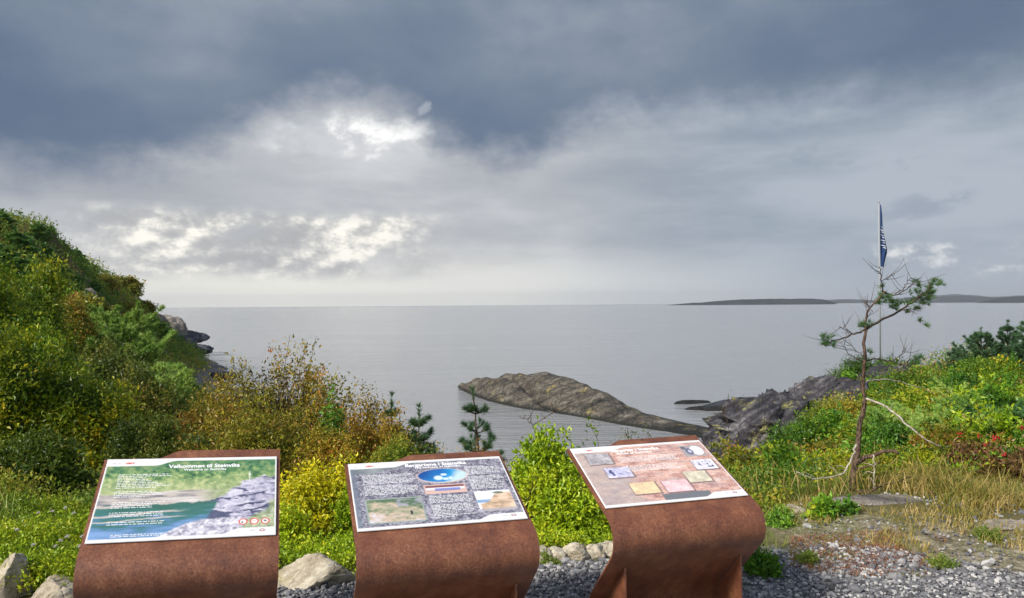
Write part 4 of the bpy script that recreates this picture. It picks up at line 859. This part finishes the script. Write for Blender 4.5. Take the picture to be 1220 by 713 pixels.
def pic1():
    n = fbm(q2 * 16, 5, 1, .6); nf = fbm(q2 * 55, 4, 2, .65); ns = fbm(q2 * np.array([10, 60]), 4, 3, .6); g = n * .5 + nf * .5
    im = cm(n * .4 + nf * .6, [(.36, (.03, .10, .05)), (.48, (.14, .27, .10)), (.56, (.32, .42, .16)), (.66, (.50, .54, .26))])
    lay(im, sst(vv + n * .2 - .25 * (uu > 2), .30, .50) * .6, cm(nf, [(.3, (.35, .42, .18)), (.7, (.55, .55, .33))]))
    lay(im, sst(.22 - vv + (n - .5) * .3, -.05, .1) * .5, (.03, .14, .08))
    lay(im, sst(vv + (n - .5) * .08 - (.46 - .06 * uu), -.015, .015) * sst(.62 - uu, -.1, .1), cm(ns, [(.3, (.18, .18, .22)), (.5, (.5, .45, .40)), (.7, (.66, .62, .62))]))
    rk = sst(vv + (n - .5) * .2 + (nf - .5) * .1 - (.62 - .34 * sst(uu, .50, .92)), -.02, .02) * sst(uu + (n - .5) * .3, .46, .54)
    lay(im, rk, cm(g * .6 + ns * .4, [(.34, (.10, .11, .2)), (.46, (.36, .35, .46)), (.58, (.62, .60, .70)), (.7, (.74, .72, .76))]))
    lay(im, rk * sst(fbm(q2 * np.array([14, 34]), 4, 8), .55, .60) * .9, (.04, .05, .12))
    wa = sst(vv - (.60 - .05 * uu + (n - .5) * .1), -.012, .012) * sst((.66 - .32 * np.clip(vv - .6, 0, 1)) - uu + (n - .5) * .06, -.015, .015)
    lay(im, wa, cm(ns * .4 + vv * .6, [(.5, (.04, .13, .10)), (.64, (.05, .17, .16)), (.70, (.10, .22, .38)), (.8, (.20, .34, .60))]))
    for v0, a in ((.585, .02), (.70, .015), (.765, .012)): lay(im, sst(a - np.abs(vv - v0 + .12 * (uu - .2) + (n - .5) * .05), 0, .008) * sst(.48 - uu, -.05, .1) * .8, (.55, .5, .46))
    lr = sst(vv - (1.0 - .22 * sst(uu, .28, .6) + (n - .5) * .06), -.01, .01); lay(im, lr, cm(nf, [(.35, (.25, .25, .33)), (.55, (.6, .58, .66)), (.7, (.78, .76, .8))]))
    lay(im, sst(uu + vv * .6 - 1.33 + (n - .5) * .2, -.03, .03) * .75, cm(nf, [(.3, (.2, .28, .1)), (.7, (.5, .55, .3))]))
    for v0 in (.50, .62, .70): lay(im, sst(.018 - np.abs(vv - v0 + .3 * (uu - .85) + (nf - .5) * .06), 0, .01) * sst(uu, .74, .80) * sst(.95 - uu, -.02, .03) * sst(ns, .42, .5), (.05, .06, .12))
    lay(im, box_(.836, .841, .20, .34), (.7, .72, .72)); lay(im, box_(.829, .848, .235, .245), (.7, .72, .72))
    for u0, k in ((.815, 0), (.878, 1), (.94, 2)):
        lay(im, ell(u0, .835, .025, .037), (.65, .06, .04)); lay(im, ell(u0, .835, .018, .027), (.8, .78, .76)); lay(im, [ell(u0 - .004, .842, .006, .012), box_(u0 - .011, u0 + .009, .828, .836), ell(u0, .833, .010, .012)][k] * .9, [(.08, .06, .06), (.6, .3, .25), (.15, .12, .12)][k])
    return im
def grain(im, a, sc=110, s=5):
    im *= (1 + (fbm(q2 * sc, 3, s, .8)[..., None] - .5) * a)
def pic2():
    n = fbm(q2 * 100, 3, 11, .8); n4 = fbm(q2 * 9, 4, 12)
    im = cm(n * .8 + n4 * .2, [(.34, (.05, .05, .08)), (.46, (.17, .165, .21)), (.56, (.31, .30, .36)), (.68, (.50, .49, .55))])
    lay(im, sst(.22 - vv - uu * .35 + (n4 - .5) * .15, -.02, .03) * .9, cm(n4, [(.3, (.10, .12, .13)), (.7, (.28, .31, .32))])); lay(im, sst(.05 - uu, 0, .03) * .8, (.16, .19, .24))
    lay(im, ell(.575, .275, .168, .118), (.62, .50, .46)); lay(im, ell(.575, .27, .158, .108), cm(uu + vv * .6 + n4 * .3, [(.7, (.01, .06, .25)), (.85, (.015, .14, .42)), (.95, (.02, .28, .6)), (1.02, (.5, .66, .70))]))
    for a, b, c, d in ((.545, .29, .028, .035), (.585, .24, .02, .018), (.59, .31, .022, .018), (.625, .30, .012, .02)): lay(im, ell(a, b + (n4 - .5).mean(), c, d, .3) * sst(n4 + n * .3, .5, .6), (.62, .76, .84))
    lay(im, box_(.435, .70, .415, .555), (.60, .42, .38)); lay(im, box_(.445, .69, .43, .46), (.20, .07, .07)); lay(im, box_(.445, .69, .462, .495), (.70, .70, .76)); lay(im, box_(.50, .66, .475, .515) * .9, (.16, .20, .50)); lay(im, box_(.445, .69, .52, .545), (.66, .45, .36))
    nb = fbm(q2 * np.array([22, 40]), 5, 14, .6)
    lay(im, box_(.065, .405, .575, .925), (.30, .36, .33)); lay(im, box_(.075, .397, .59, .91), cm(nb * .75 + (vv - .59) * .7 * 1., [(.36, (.10, .16, .09)), (.46, (.32, .33, .22)), (.56, (.55, .43, .33)), (.7, (.66, .66, .74))])); lay(im, box_(.25, .397, .60, .70) * sst(nb, .35, .55) * .8, (.35, .35, .45)); lay(im, ell(.325, .80, .008, .03) + 0, (.05, .05, .05))
    lay(im, box_(.735, .965, .56, .86), (.80, .82, .84)); lay(im, box_(.735, .965, .69, .735), (.22, .36, .56))
    hl = sst(vv - (.74 - .16 * sst(uu, .78, .90) + (nb - .5) * .06), -.006, .006) * box_(.75, .965, .56, .86); lay(im, hl, cm(nb, [(.3, (.32, .24, .17)), (.5, (.62, .44, .30)), (.7, (.72, .58, .44))])); lay(im, ell(.885, .595, .035, .018) * .9, (.1, .14, .08)); lay(im, box_(.735, .965, .825, .86) * .8, (.35, .35, .42))
    return im
def pic3():
    n = fbm(q2 * np.array([20, 45]), 5, 21, .65); nf = fbm(q2 * 100, 3, 22, .8); n4 = fbm(q2 * 7, 3, 23)
    im = cm(n * .6 + nf * .4, [(.34, (.32, .17, .15)), (.48, (.56, .33, .28)), (.58, (.68, .46, .38)), (.7, (.66, .6, .57))])
    lay(im, sst(.30 - uu + (n4 - .5) * .3, -.05, .1) * .6, (.42, .40, .38)); lay(im, sst(fbm(q2 * np.array([12, 34]), 4, 27), .56, .62) * .35, (.30, .27, .30))
    lay(im, sst(vv - .865 + (n4 - .5) * .08, 0, .02) * box_(.42, .76, .8, 1.), (.16, .17, .19))
    T = [((.06, .255, .11, .33), (.42, .40, .42), .9), ((.13, .335, .375, .57), (.55, .54, .72), 1.), ((.235, .44, .65, .86), (.74, .58, .36), .4), ((.465, .675, .655, .87), (.74, .50, .52), .5), ((.665, .855, .535, .745), (.62, .57, .44), .6), ((.79, .975, .345, .545), (.70, .68, .76), .8)]
    for k, ((a, b, c, d), col, am) in enumerate(T):
        a, b, c, d = a + (b - a) * .06, b - (b - a) * .06, c + (d - c) * .07, d - (d - c) * .07
        nn = fbm(q2 * 34 + k * 9, 4, 30 + k, .7); lay(im, box_(a - .006, b + .012, c, d + .02), (.22, .15, .14)); lay(im, box_(a, b, c, d), np.array(col) * (1 + (nn[..., None] - .5) * am * 2.4))
        if k in (1, 5): lay(im, box_(a + .02, b - .02, c + .03, d - .03) * sst(nn, .56, .62), (.08, .09, .2))
    lay(im, ell(.565, .755, .035, .045) * .5, (.84, .66, .66)); lay(im, ell(.61, .80, .03, .03) * .5, (.82, .62, .62))
    lay(im, box_(.80, .97, .09, .295), (.36, .33, .35)); lay(im, ell(.915, .19, .048, .085), (.84, .84, .84)); lay(im, ell(.855, .20, .028, .06), (.12, .13, .2)); lay(im, ell(.858, .2, .014, .03), (.5, .5, .6)); lay(im, ell(.825, .13, .018, .03), (.13, .13, .16))
    return im
def text_(s, u, v, w, mat, name, parent, z, bold=0.):
    """one line of raised ink whose centre stands at u,v of the panel and is w wide"""
    cu = bpy.data.curves.new(name, 'FONT'); cu.body = s; cu.align_x = 'CENTER'; cu.align_y = 'CENTER'; cu.size = .03; cu.extrude = .0003; cu.offset = bold; cu.resolution_u = 3
    t = bpy.data.objects.new(name, cu); COL.objects.link(t); bpy.context.view_layer.update()
    dg = bpy.context.evaluated_depsgraph_get(); me = bpy.data.meshes.new_from_object(t.evaluated_get(dg)); bpy.data.objects.remove(t)
    xs_ = [q.co.x for q in me.vertices]; k = w * BW / (max(xs_) - min(xs_)); me.transform(Matrix.Diagonal((k, k * 1.0, 1, 1)))
    me.materials.clear(); me.materials.append(M[mat]); o = bpy.data.objects.new(name, me); COL.objects.link(o); o.parent = parent
    o.location = ((u - .5) * BW, (1 - v) * BH, z); return o
def rows(blocks, mat, name, parent, z, seed):
    """paragraphs of small print: rows of word shaped strokes broken into letters"""
    r = np.random.default_rng(seed); mb = MB()
    for (u0, u1, v0, v1, lh) in blocks:
        v = v0
        while v < v1:
            u = u0; end = u1 - (r.random() ** 3) * (u1 - u0) * .5
            while u < end:
                wl = r.integers(2, 10)
                for k in range(wl):
                    if u > end: break
                    a = (u - .5) * BW; hgt = .0052 * r.choice([.75, .75, 1.]); y = (1 - v) * BH
                    mb.box((a, y, z), (a + .0026, y + hgt, z + .0003)); 
                    if r.random() < .5: mb.box((a + .0008, y + hgt - .0009, z), (a + .0029, y + hgt, z + .0003))
                    u += .0040
                u += .006
            v += lh
        
    return mb.build(name, M[mat], parent)
def info_sign(pos, yaw, tilt, roll, pic, lab, title, tpos, sub, spos, blocks, ink, seed):
    tau = R_(tilt); fx_, fy_, fz_ = pos[0], pos[1], pos[2] + ZC
    root = empty('information_sign', (0, 0, 0), lab, 'information sign')
    Mx = Matrix.Rotation(R_(yaw), 4, 'Z') @ Matrix.Rotation(R_(roll), 4, 'Y'); up = Mx @ Vector((0, 0, 1))
    g = h1(fx_, fy_); hgt = (fz_ - g) / up.z; o = Vector((fx_, fy_, fz_)) - up * hgt
    root.matrix_world = Matrix.Translation(o) @ Mx
    rg = np.random.default_rng(seed)
    # steel profile in (y, z): back of the desk, over the board, round the front roll, back down to the foot
    pr = []; t_ = -.0045
    c, s = math.cos(tau), math.sin(tau); nrm = np.array([-s, c])
    f0 = np.array([0, hgt]) + nrm * t_; d = np.array([c, s])
    for q in np.linspace(BH + .010, 0, 14): pr.append(f0 + d * q)
    for q in (.03, .062): pr.append(f0 - d * q)
    Rr = .115; a0 = tau; cen = pr[-1] - nrm * Rr; end = math.pi / 2 + R_(45)
    for a in np.linspace(a0, end, 34)[1:]: pr.append(cen + Rr * np.array([-math.sin(a), math.cos(a)]))
    hd = np.array([-math.cos(end), -math.sin(end)]); p0 = pr[-1]; Ls = (p0[1] - .16) / -hd[1]
    for q in (.33, .66, 1): pr.append(p0 + hd * Ls * q)
    p1 = pr[-1]
    for q in np.linspace(0, 1, 8)[1:]:
        a = end + (math.pi / 2 - end) * q; p1 = p1 + np.array([-math.cos(a), -math.sin(a)]) * (.16 / 7) ; pr.append(p1)
    pr.append(np.array([p1[0], -.03])); pr = np.array(pr)
    hw = BW / 2 + .016; xs_ = np.linspace(-hw, hw, 73); V = np.zeros((len(pr), len(xs_), 3)); V[..., 0] = xs_[None]; V[..., 1] = pr[:, 0][:, None]; V[..., 2] = pr[:, 1][:, None]
    ext = .058 * sst(xs_, -.185, -.06); V[0, :, 1] += ext * d[0]; V[0, :, 2] += ext * d[1]
    a, b = V.shape[:2]; i = np.arange(a - 1)[:, None] * b; j = np.arange(b - 1)[None]; F = np.stack([i + j, i + j + 1, i + b + j + 1, i + b + j], -1).reshape(-1, 4)[:, ::-1]
    pl = mk('steel_plate', V.reshape(-1, 3), F, M['corten'], root, True)
    md = pl.modifiers.new('thickness', 'SOLIDIFY'); md.thickness = .009; md.offset = -1
    md = pl.modifiers.new('split', 'EDGE_SPLIT'); md.split_angle = R_(35)
    # upright fins under the roll
    k0 = 16 + 33
    for sx_ in (-hw + .10, hw - .085):
        ys_ = p0[0] + .07; zt = p0[1] - .075
        bb = [(ys_, zt), (ys_ - .005, -.02), (ys_ + .36, -.02), (p1[0] - .016, .10), (pr[k0 + 2][0] - .012, pr[k0 + 2][1])] if 0 else [(ys_, zt), (ys_, -.02), (p1[0] - .012, -.02), (p1[0] - .012, .1), (p0[0] + hd[0] * Ls - .016, p0[1] + hd[1] * Ls - .004)]
        bm = bmesh.new(); vs = [bm.verts.new((sx_, y, z)) for y, z in bb]; f = bm.faces.new(vs); r = bmesh.ops.extrude_face_region(bm, geom=[f]); bmesh.ops.translate(bm, verts=[q for q in r['geom'] if isinstance(q, bmesh.types.BMVert)], vec=(.01, 0, 0)); bmesh.ops.recalc_face_normals(bm, faces=bm.faces)
        me = bpy.data.meshes.new('fin'); bm.to_mesh(me); bm.free(); me.materials.append(M['corten']); ob = bpy.data.objects.new('fin', me); COL.objects.link(ob); ob.parent = root
    mb = MB(); mb.box((-hw, ys_ - .05, -.03), (hw, p1[0] + .05, .006)); mb.build('base_plate', M['corten'], root)
    # the panel
    pan = MB(); pan.box((-BW / 2, 0, .0), (BW / 2, BH, .0045)); pn = pan.build('panel', M['panel'], root)
    pn.location = (0, 0, hgt); pn.rotation_euler = (tau, 0, 0)
    md = pn.modifiers.new('b', 'BEVEL'); md.width = .0008; md.segments = 2
    im = pic(); frame_(im); grain(im, .25)
    V = np.stack([(uu - .5) * (BW - .003), (1 - vv) * (BH - .003) + .0015, 0 * uu + .0050], -1).reshape(-1, 3)
    i = np.arange(NV - 1)[:, None] * NU; j = np.arange(NU - 1)[None]; F = np.stack([i + j, i + NU + j, i + NU + j + 1, i + j + 1], -1).reshape(-1, 4)
    po = mk('printed_picture', V, F, M['print'], pn)
    at_ = po.data.color_attributes.new('print', 'FLOAT_COLOR', 'POINT'); at_.data.foreach_set('color', np.concatenate([np.clip(im, 0, 1).reshape(-1, 3), np.ones((NU * NV, 1))], 1).astype(np.float32).ravel())
    text_(title, *tpos, 'ink', 'title_text', pn, .0056, .0008); text_(sub, *spos, 'ink', 'subtitle_text', pn, .0056, .0004)
    rows(blocks, ink, 'body_text', pn, .0054, seed)
    for q, (a, b) in enumerate(((.02, .03), (.98, .03), (.02, .97), (.98, .97))) if 0 else []: pass
    return root, pn
info_sign((-1.496, 3.487, -1.055), 18.0, 31.2, 2.8, pic1, 'rusty steel sign with a printed picture of a green hillside and bay', 'Velkommen til Steinvika', (.565, .115, .42), 'Welcome to Steinvika', (.57, .162, .25),
          [(.085, .385, .215, .40, .021), (.085, .36, .43, .50, .021), (.085, .37, .56, .64, .021), (.085, .37, .68, .74, .021), (.085, .38, .79, .83, .024), (.12, .42, .93, .955, .018)], 'ink', 1)
info_sign((-.314, 3.546, -1.016), 17.0, 21.9, .8, pic2, 'rusty steel sign with a grey granite patterned panel and a blue oval', 'Bergartene i Steinvika', (.555, .085, .40), 'The bedrock of Steinvika', (.56, .13, .30),
          [(.075, .40, .22, .36, .021), (.075, .40, .39, .53, .021), (.735, .965, .16, .30, .021), (.735, .965, .33, .53, .021), (.45, .715, .60, .70, .021), (.45, .70, .73, .91, .021)], 'ink', 2)
info_sign((.838, 3.893, -1.006), 16.1, 22.0, -.3, pic3, 'rusty steel sign with a pink granite patterned panel and small rock photos', 'Bergarter i Steinvika', (.46, .10, .36), 'Rocks of Steinvika', (.44, .155, .26),
          [(.29, .74, .23, .33, .021), (.29, .74, .39, .49, .021)], 'ink', 3)

# ---------------------------------------------------------------- sky
W = bpy.data.worlds.new('World'); SC.world = W; W.use_nodes = True; X.nt = W.node_tree; X.nt.nodes.clear()
SUN_EL, SUN_AZ = 38., 232.     # azimuth clockwise from +Y: behind and to the left of the camera
g = node('ShaderNodeTexCoord').outputs['Generated']
dx, dy, dz = [X(q) for q in node('ShaderNodeSeparateXYZ', i_0=g).outputs]
az = X(dx.v)._m('ARCTAN2', dy) * (180 / math.pi); el = dz.mn(1.)._m('ARCSINE') * (180 / math.pi)
warp = (noise(vec(az * .07, el * .12), 1., 5, .6) - .5)
warp2 = (noise(vec(az * .3, el * .45, 3.), 1., 5, .62) - .5)
azn = (az + 40) * (1 / 80.)
# lower rim of the dark cloud deck (degrees of elevation / 30)
rim = curve(azn, [(0, .255), (.08, .262), (.166, .29), (.23, .345), (.287, .42), (.355, .475), (.40, .45), (.44, .37), (.50, .345), (.57, .42), (.65, .44), (.72, .42), (.79, .455), (.85, .45), (.92, .455), (1, .45)]) * 30
right = azn.ss(.45, .75)
warp3 = noise(vec(az * .9, el * 1.2, 8.), 1., 5, .65) - .5
above = el - rim + warp * 5 + warp2 * 4.2 + warp3 * 1.0
dark = above.ss(-1.9, 2.9)
# grey veil under the deck
veil = noise(vec(az * .05, el * .2, 7.), 1., 6, .55)
lowc = ramp(veil + warp * .5, [(.32, (.31, .33, .365)), (.5, (.385, .40, .425)), (.68, (.50, .51, .53))])
lowc = mix(right, lowc, mix(veil.ss(.35, .65), (.22, .265, .325), (.34, .38, .435)))
# pale band towards the horizon
hor = (el + warp * 2).ss(.8, 5., 1., 0.)
hc = ramp(azn, [(.08, (.66, .65, .58)), (.3, (.84, .82, .72)), (.5, (.76, .75, .69)), (.62, (.54, .56, .57)), (.8, (.33, .37, .425)), (.95, (.33, .37, .425))])
lowc = mix(hor * .85, lowc, hc)
# sun lit heap clouds low on the left
cu = noise(vec(az * .17, el * .27, 4.2), 1., 9, .6); cu2 = noise(vec(az * .17 + .09, el * .27 - .15, 4.2), 1., 9, .6)
reg = (((az + 17.5) * (1 / 12.5)).abs().ss(.62, 1.15, 1., 0.) * ((el - 4.4 + warp * 1.2) * (1 / 2.6)).abs().ss(.55, 1.15, 1., 0.))
puff = cu.ss(.24, .46) * reg
lit = (cu - cu2 + (cu - .5) * .3).ss(-.13, .14)
pc = ramp(lit, [(0, (.34, .345, .355)), (.4, (.42, .42, .42)), (.68, (.53, .525, .505)), (.88, (.68, .66, .61)), (1, (.82, .79, .72))])
lowc = mix(puff, lowc, pc)
# smaller heaps: centre and far right
reg2 = ((az - 29.5) * (1 / 5.5)).abs().ss(.5, 1.1, 1., 0.) * ((el - 2.7) * (1 / 1.5)).abs().ss(.4, 1., 1., 0.)
lowc = mix(reg2 * cu.ss(.46, .56) * .8, lowc, mix(lit, (.40, .43, .47), (.70, .70, .69)))
reg3 = ((az + 3) * (1 / 9.)).abs().ss(.5, 1.1, 1., 0.) * ((el - 3.) * (1 / 2.2)).abs().ss(.4, 1., 1., 0.)
lowc = mix(reg3 * veil.ss(.4, .6) * .5, lowc, (.60, .60, .59))
wisp = (((az - 28.3 + warp2 * 6) * (1 / 2.4))._m('POWER', 2.) + ((el - 6.3 + warp2 * 2.5) * (1 / .8))._m('POWER', 2.)).ss(.0, 1.3, 1., 0.)
lowc = mix(wisp * .6, lowc, (.21, .25, .32))
wispd = noise(vec(az * .35, el * .55, 20.), 1., 6, .6)
lowc = mix(wispd.ss(.58, .70) * (el.ss(7, 9)) * right * .6, lowc, (.24, .28, .34))
# bright tear below the rim
tear = ((az + 11.2 - (el - 12) * .6) * (1 / 7.)).abs().ss(.35, 1.1, 1., 0.) * ((el - 11.9 + warp2 * 3.) * (1 / 2.3)).abs().ss(.25, 1.05, 1., 0.)
tn = noise(vec(az * .24, el * .34, 11.), 1., 8, .6)
lowc = mix(tear * tn.ss(.34, .60), lowc, mix(tn.ss(.48, .62), (.52, .53, .55), (.80, .80, .79)))
# dark deck
dn = noise(vec(az * .035, el * .07, 5.), 1., 7, .5)
dc = ramp(dn + warp2 * .12, [(.30, (.075, .115, .185)), (.45, (.105, .145, .215)), (.58, (.155, .195, .26)), (.74, (.26, .295, .34))])
dc = mix(((el - rim) * .12).ss(0, 1., .3, 0.), dc, (.11, .15, .22))
spot = (((az + 6.4 + warp2 * 2.5) * 2.6)._m('POWER', 2.) + ((el - 14.3 + warp2 * 2.) * 3.4)._m('POWER', 2.)).ss(.0, 1.7, 1., 0.)
front = mix(spot * .22, mix(dark, lowc, dc), (.72, .73, .75))
# overhead and behind: brighter broken cover with gaps to the clear sky
bk = noise(mapv(g, (1, 1, 1.6)), 2.2, 6, .6)
sky = node('ShaderNodeTexSky', sky_type='NISHITA', sun_disc=False, sun_elevation=R_(SUN_EL), sun_rotation=R_(SUN_AZ), altitude=10., air_density=1., dust_density=2.)
back = mix(bk.ss(.50, .66) * .9, mix(1., sky.outputs[0], (.11, .11, .11), 'MULTIPLY'), (.62, .63, .65))
away = (el.ss(24, 46)).mx(az.abs().ss(55, 100))
col = mix(away, front, back)
below = el.ss(-6, -1)
col = mix(below, (.2, .21, .22), col)
BGS = .10
bg = node('ShaderNodeBackground', i_Color=mix(1., col, (1 / BGS,) * 3, 'MULTIPLY'), i_Strength=BGS)
X.nt.links.new(bg.outputs[0], node('ShaderNodeOutputWorld').inputs[0])

sun = bpy.data.lights.new('sun', 'SUN'); sun.energy = 3.6; sun.angle = R_(12); sun.color = (1., .95, .86)
so = bpy.data.objects.new('sun', sun); COL.objects.link(so)
a, e = R_(SUN_AZ), R_(SUN_EL); so.rotation_euler = Vector((math.sin(a) * math.cos(e), math.cos(a) * math.cos(e), math.sin(e))).to_track_quat('Z', 'Y').to_euler()

# ---------------------------------------------------------------- air
HAZE = True
if HAZE:
    mb = MB(); mb.box((-9600, -100, -13.), (9600, 9600, 130.))
    m = newmat('haze'); v = node('ShaderNodeVolumePrincipled', i_Density=8e-5); v.inputs['Color'].default_value = (.86, .90, .96, 1); v.inputs['Anisotropy'].default_value = .2
    X.nt.links.new(v.outputs[0], node('ShaderNodeOutputMaterial').inputs['Volume'])
    tag(mb.build('haze', m), kind='stuff')
    SC.cycles.volume_bounces = 0

# ---------------------------------------------------------------- camera
cd = bpy.data.cameras.new('camera'); co_ = bpy.data.objects.new('camera', cd); COL.objects.link(co_); SC.camera = co_
cd.sensor_fit = 'HORIZONTAL'; cd.sensor_width = 36; cd.lens = F_PX / 1220 * 36; cd.clip_start = .05; cd.clip_end = 30000
mt = Matrix((( RT[0], UP[0], -FW[0], 0), (RT[1], UP[1], -FW[1], 0), (RT[2], UP[2], -FW[2], ZC), (0, 0, 0, 1))); co_.matrix_world = mt
SC.view_settings.view_transform = 'Standard'; SC.view_settings.look = 'None'; SC.view_settings.gamma = 1; SC.view_settings.exposure = 0.4
SC.view_settings.use_curve_mapping = False
SC.cycles.use_denoising = True; SC.cycles.max_bounces = 6; SC.cycles.transparent_max_bounces = 4; SC.cycles.diffuse_bounces = 3
SC.cycles.use_adaptive_sampling = True; SC.cycles.adaptive_threshold = .02
